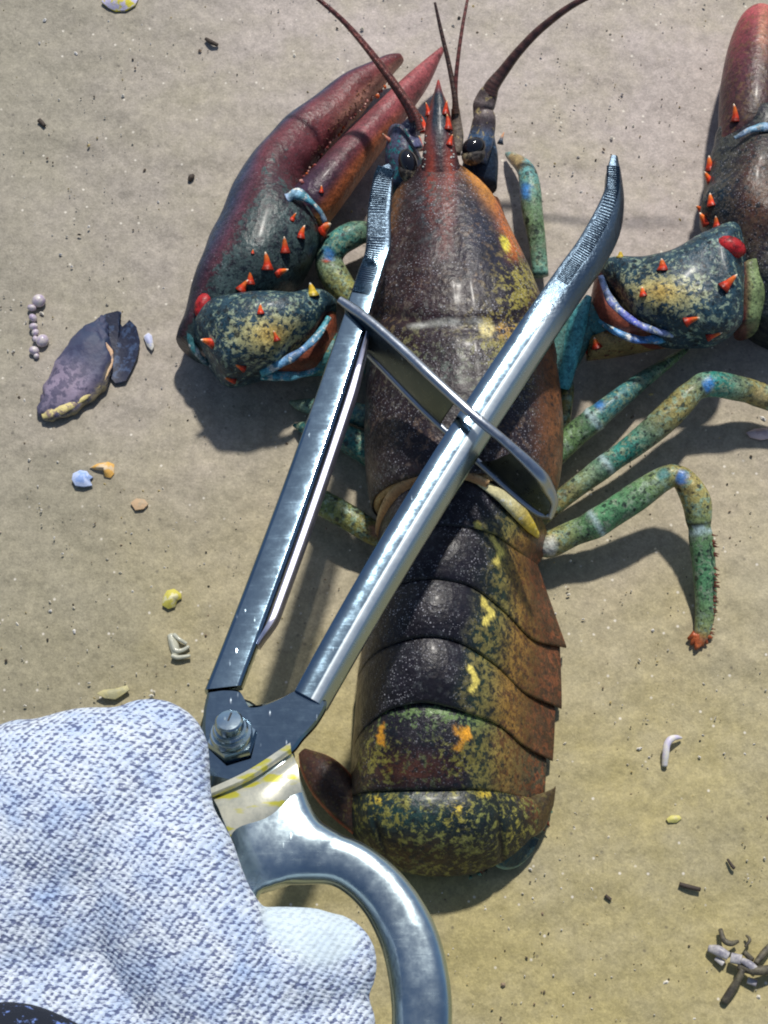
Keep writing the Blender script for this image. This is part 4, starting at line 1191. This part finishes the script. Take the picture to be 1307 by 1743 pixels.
glove = remeshed(mb, 'glove', M_GLOVE, person, 0.0013, 10)
# dark cuff band at the lower left
mb = MB()
mb.tube([(-40, 1830, 122, 118), (30, 1822, 124, 110), (120, 1838, 120, 90)], 20, 16, None, 0.9)
M_CUFF = simple('navy_cuff', lin(16, 24, 38), 0.9, lin(110, 136, 200), 330, bump=0.6, thr=(0.58, 0.66))
mb.build('cuff', M_CUFF, person)

# ------------------------------------------------------------------ shells and debris on the sand
M_SHL = plain_attr('broken_shell', 0.6, 0.5, 300, 0.0)
mb = MB()
def mus_col(u, v, px, py):
    w = (1 - math.cos(2 * math.pi * v)) / 2
    A = mx(lin(96, 94, 116), lin(166, 150, 172), blob(px, py, 120, 650, 60, 45))
    A = mx(A, lin(60, 74, 110), 0.7 * blob(px, py, 130, 600, 30, 20) + 0.5 * blob(px, py, 165, 630, 20, 40, 20))
    A = mx(A, lin(52, 66, 96), smooth(0.35, 0.75, u))
    A = mx(A, lin(150, 140, 110), smooth(0.9, 0.99, w) * smooth(0.8, 0.5, u))
    A = A * (0.9 + 0.2 * noise.noise(Vector((w * 6, u * 3, 2))))
    return A, mx(A, lin(60, 62, 90), 0.7), (0.5, 0, 0)
mussel = empty('mussel_shell', P(150, 625, 0))
tag(mussel, 'broken dark blue mussel shell with a cream edge left of the lobster', 'shell')
mb.loft([(66, 706, 76, 716, 1.5, 1, 2), (72, 672, 112, 712, 2, 2.6, 3), (88, 634, 148, 690, 2.5, 4, 3), (108, 598, 182, 655, 2.8, 4.5, 3), (132, 566, 192, 610, 2.8, 4.5, 3), (158, 548, 186, 582, 2.5, 3, 3), (176, 538, 184, 556, 2, 1.5, 2)], 30, 40, mus_col, 2.0,
        edit=lambda u, a, p: p + Vector((0.0016 * noise.noise(Vector((u * 11, a, 9))), 0.0010 * noise.noise(Vector((u * 17, a, 2))), 0.0018 * abs(noise.noise(Vector((u * 4, a * 1.5, 4)))))))
mb.build('upper_valve', M_SHL, mussel)
mb = MB()
VAL = [(140, 580, 3.0), (158, 548, 3.0), (180, 534, 3.3), (200, 529, 3.6), (206, 531, 3.3), (203, 547, 2.5), (208, 556, 2.4), (216, 549, 3.0), (220, 544, 3.6), (232, 556, 3.6), (238, 580, 3.3), (234, 604, 3.0), (226, 625, 2.4), (214, 648, 1.8), (196, 652, 1.5), (186, 640, 1.5), (165, 640, 1.5), (150, 620, 1.8)]
def slab(mbx, pts, th, cf, bulge=0.0, nz=6):
    n = len(pts)
    w = [P(*p) for p in pts]
    c = sum(w, Vector()) / n
    rows = []
    for k in range(nz + 1):
        f = k / nz
        rows.append([p + (c - p) * f * 0.98 + Vector((0, 0, bulge * 0.001 * math.sin(f * math.pi / 2))) for p in w])
    mbx.grid(rows, cf, True)
    mbx.grid([[p + Vector((0, 0, -th * 0.001)) for p in r] for r in rows], cf, True)
    mbx.grid([rows[0], [p + Vector((0, 0, -th * 0.001)) for p in rows[0]]], cf, True)
slab(mb, VAL, 1.0, lambda u, v, px, py: (lin(38, 44, 66), lin(66, 84, 116), (0.42, 0, 0)), -2.0)
mb.build('lower_valve', M_SHL, mussel)
mb = MB()
mb.tube([(72, 708, 2.6, 6), (88, 702, 3.6, 9), (112, 692, 4.2, 10), (140, 676, 4.4, 8), (168, 654, 4.4, 5), (185, 628, 4.6, 4), (189, 602, 4.8, 4), (178, 584, 5.5, 3)], 12, 60, lambda u, v, px, py: (mx(lin(226, 210, 140), lin(214, 176, 140), smooth(0.4, 0.8, u)), lin(150, 130, 120), (0.4, 0, 0)), 0.45, bump=lambda u: 1 + 0.35 * noise.noise(Vector((u * 14, 1, 1))))
mb.build('shell_edge', M_SHL, mussel)

def frag(name, label, pts, c1, c2, th=0.8, bulge=1.2, cat='shell piece', jag=1.0):
    mb = MB()
    c = np.mean(np.array([p[:2] for p in pts]), axis=0)
    slab(mb, [(p[0], p[1], p[2] if len(p) > 2 else 1.6) for p in pts], th, lambda u, v, px, py: (c1, c2, (0.35 + 0.3 * u, 0, 0)), bulge)
    o = mb.build(name, M_SHL)
    return tag(o, label, cat)
frag('shell_fragment', 'pale blue white shell fragment below the mussel shell', [(124, 806), (136, 800), (148, 802), (152, 808), (158, 812), (152, 816), (157, 826), (142, 828), (128, 826), (122, 816)], lin(190, 206, 240), lin(150, 178, 232), bulge=1.5)
frag('shell_fragment', 'small orange and cream shell fragment beside the pale blue one', [(152, 796), (166, 789), (184, 786), (194, 790), (194, 806), (188, 813), (178, 811), (176, 800), (164, 799)], lin(226, 176, 90), lin(220, 196, 160), bulge=1.8)
frag('shell_fragment', 'yellow curled shell fragment on the sand above the glove', [(278, 1016), (284, 1005), (296, 1002), (308, 1010), (309, 1018), (301, 1022), (298, 1032), (286, 1036), (276, 1030)], lin(206, 196, 90), lin(220, 214, 170), bulge=2.2)
frag('shell_fragment', 'tiny white shell chip at the right tip of the mussel shell', [(244, 572), (252, 566), (258, 570), (262, 590), (258, 596), (250, 588)], lin(226, 224, 216), lin(190, 196, 226), bulge=1.2)
frag('shell_fragment', 'yellow and violet white shell piece at the top edge of the sand', [(172, 2), (178, -10), (215, -14), (236, -6), (230, 8), (214, 17), (196, 18), (184, 12)], lin(206, 200, 226), lin(226, 214, 70), bulge=2.5)
frag('shell_fragment', 'flat cream yellow shell piece just above the glove knuckle', [(164, 1180), (176, 1174), (196, 1172), (216, 1166), (220, 1174), (206, 1184), (196, 1190), (178, 1188)], lin(186, 178, 130), lin(170, 166, 130), bulge=0.8)
frag('shell_fragment', 'tiny yellow shell chip right of the lobster tail', [(1134, 1394), (1142, 1388), (1156, 1388), (1160, 1393), (1152, 1400), (1138, 1400)], lin(214, 206, 120), lin(206, 196, 140), bulge=1.0)
frag('shell_fragment', 'pinkish white pebble flat in the sand near the right hind legs', [(1270, 736), (1284, 730), (1306, 728), (1320, 732), (1318, 744), (1296, 748), (1278, 744)], lin(220, 200, 200), lin(200, 176, 176), bulge=1.6, cat='pebble').name = 'pebble'
frag('shell_fragment', 'faint orange stain on the sand below the orange fragment', [(222, 856), (232, 848), (246, 850), (252, 858), (244, 866), (230, 868)], lin(190, 160, 124), lin(176, 156, 126), bulge=0.3)  # orange sand stain, shaped as a thin flake
# clear curled shell bits
M_CLEAR = simple('glassy_shell', lin(196, 196, 178), 0.2, lin(176, 178, 164), 300, coat=0.4)
mb = MB()
mb.tube([(296, 1080, 2, 4), (305, 1088, 2.5, 3.5), (318, 1096, 2, 3)], 8, 14); mb.tube([(292, 1088, 2, 5), (298, 1106, 2, 5), (310, 1107, 2, 4), (322, 1100, 2, 3)], 8, 18); mb.tube([(292, 1116, 2, 4), (304, 1119, 2, 4), (324, 1116, 2, 3)], 8, 14)
mb.tube([(290, 1080, 1, 6), (296, 1098, 1, 9), (300, 1116, 1, 6)], 8, 14)
tag(mb.build('shell_curl', M_CLEAR), 'glassy curled bit of shell in the sand beside the left tong arm', 'shell piece')
# chain of little bead shells
chain = empty('shell_chain', P(62, 560, 0))
tag(chain, 'short chain of little white and violet bead shells left of the mussel shell', 'bead shells')
M_BEAD = simple('bead_shell', lin(214, 206, 200), 0.35, lin(176, 160, 186), 500, coat=0.3)
for x, y, r in ((66, 512, 12), (54, 524, 8), (56, 541, 8), (57, 556, 8), (60, 566, 6), (60, 577, 5), (72, 580, 11), (58, 597, 9), (62, 606, 5)):
    mb = MB(); p = P(x, y, 1.2)
    mb.ball(p, r * S(p), None, 14, Vector((random.uniform(-1, 1), 1, 0.2)), random.uniform(0.7, 1.2))
    mb.build('bead', M_BEAD, chain)
# worm tube
mb = MB()
mb.tube([(1131, 1304, 1.0, 5), (1133, 1285, 2.5, 6), (1135, 1268, 3.2, 6), (1142, 1258, 3.2, 6), (1152, 1255, 2.5, 4), (1160, 1256, 1.2, 2)], 12, 34)
tag(mb.build('worm_tube', simple('chalk_tube', lin(226, 222, 206), 0.5, lin(206, 200, 226), 400)), 'small white hooked worm tube on the sand right of the tail', 'worm tube')
# sticks
M_TWIG = simple('black_twig', lin(62, 52, 46), 0.7, lin(70, 60, 50), 500, bump=0.5)
for lab, pth in (('short straight black twig on the sand at lower right', [(1156, 1505, 1.5, 4), (1174, 1510, 1.8, 4.2), (1192, 1514, 1.5, 3.6)]),
                 ('tiny black twig left of the longer straight one', [(1030, 1524, 1, 3), (1040, 1532, 1.2, 3)]),
                 ('thin brown twig above the straight black one', [(1238, 1462, 1, 2), (1246, 1474, 1.2, 3), (1250, 1478, 1, 3)]),
                 ('crooked dark flake of weed at the upper left', [(350, 66, 1, 3), (360, 72, 1.5, 4), (371, 77, 1, 3)]),
                 ('dark speck of weed between the top edge and left claw', [(322, 308, 1, 3), (325, 302, 1.3, 5), (329, 298, 1, 3)]),
                 ('small black grain at the far left of the sand', [(66, 204, 1, 4), (71, 209, 0.8, 4), (76, 214, 1, 3)])):
    mb = MB(); mb.tube(pth, 8, 12)
    tag(mb.build('twig', M_TWIG), lab, 'twig')
# tangle of weed at the lower right
tang = empty('seaweed_scrap', P(1260, 1640, 0))
tag(tang, 'tangled scrap of dark weed stems and pale shell bits at the lower right edge', 'seaweed')
M_WEED = simple('dark_weed', lin(66, 62, 56), 0.6, lin(104, 98, 80), 420, bump=0.6)
for pth in ([(1226, 1582, 1.5, 4), (1232, 1600, 3, 5), (1244, 1606, 3.5, 5), (1256, 1602, 2, 3)], [(1270, 1592, 1, 2), (1276, 1600, 2, 3), (1268, 1612, 2, 2)],
            [(1232, 1706, 1.5, 7), (1246, 1684, 3, 7), (1258, 1664, 4.5, 6), (1264, 1650, 5, 5)], [(1256, 1646, 3, 6), (1285, 1652, 5, 8), (1312, 1650, 4, 8), (1330, 1646, 2, 6)],
            [(1286, 1640, 4, 5), (1300, 1622, 3.5, 6), (1314, 1606, 2, 5)], [(1268, 1622, 2, 5), (1280, 1634, 4, 5)]):
    mb = MB(); mb.tube(pth, 9, 20); mb.build('stem', M_WEED, tang)
M_WSH = simple('grey_shell_bit', lin(196, 192, 190), 0.4, lin(130, 128, 140), 300)
for pth in ([(1206, 1614, 1.5, 6), (1222, 1618, 3, 9), (1240, 1628, 3.5, 7)], [(1218, 1630, 1.5, 5), (1232, 1640, 2, 6)], [(1244, 1630, 3, 9), (1262, 1634, 4, 9)], [(1262, 1634, 4.5, 5), (1276, 1642, 5.5, 7), (1288, 1652, 5.5, 6)], [(1272, 1668, 1.5, 6), (1288, 1674, 2, 6)]):
    mb = MB(); mb.tube(pth, 10, 16, None, 0.6); mb.build('shell_bit', M_WSH, tang)

# grit: countless sand-sized chips, one stuff object
M_GRIT = plain_attr('grit', 0.5, 0.2, 800)
mb = MB()
cols = [lin(226, 220, 206), lin(214, 206, 186), lin(236, 232, 226), lin(92, 82, 72), lin(104, 92, 80), lin(76, 70, 64), lin(196, 176, 120), lin(150, 130, 110)]
for q in range(2600):
    x, y = random.uniform(-120, 1430), random.uniform(-120, 1860)
    p = P(x, y, 0)
    dk = random.random()
    c = random.choice(cols[:3] if dk < 0.62 else cols[3:6] if dk < 0.76 else cols[6:])
    r = random.lognormvariate(math.log(1.35), 0.4) * S(p)
    r = min(r, 0.0009)
    a0 = random.uniform(0, 6.28); el = random.uniform(0.8, 1.9)
    b = len(mb.v)
    n = 5
    top = mb.vert(p + Vector((0, 0, r * 0.7 + 0.0006)), (c, c, (0, 0, 0)))
    for j in range(n):
        a = 2 * math.pi * j / n
        rr = r * random.uniform(0.7, 1.2)
        u, v = math.cos(a) * rr * el, math.sin(a) * rr
        mb.vert(p + Vector((u * math.cos(a0) - v * math.sin(a0), u * math.sin(a0) + v * math.cos(a0), 0.0002)), (c, c, (0, 0, 0)))
    for j in range(n):
        mb.f.append((top, b + 1 + j, b + 1 + (j + 1) % n))
    mb.f.append(tuple(b + 1 + j for j in reversed(range(n))))
o = mb.build('grit', M_GRIT, smooth_=False)
tag(o, 'fine pale and dark shell grit strewn over the sand', 'grit', kind='stuff')
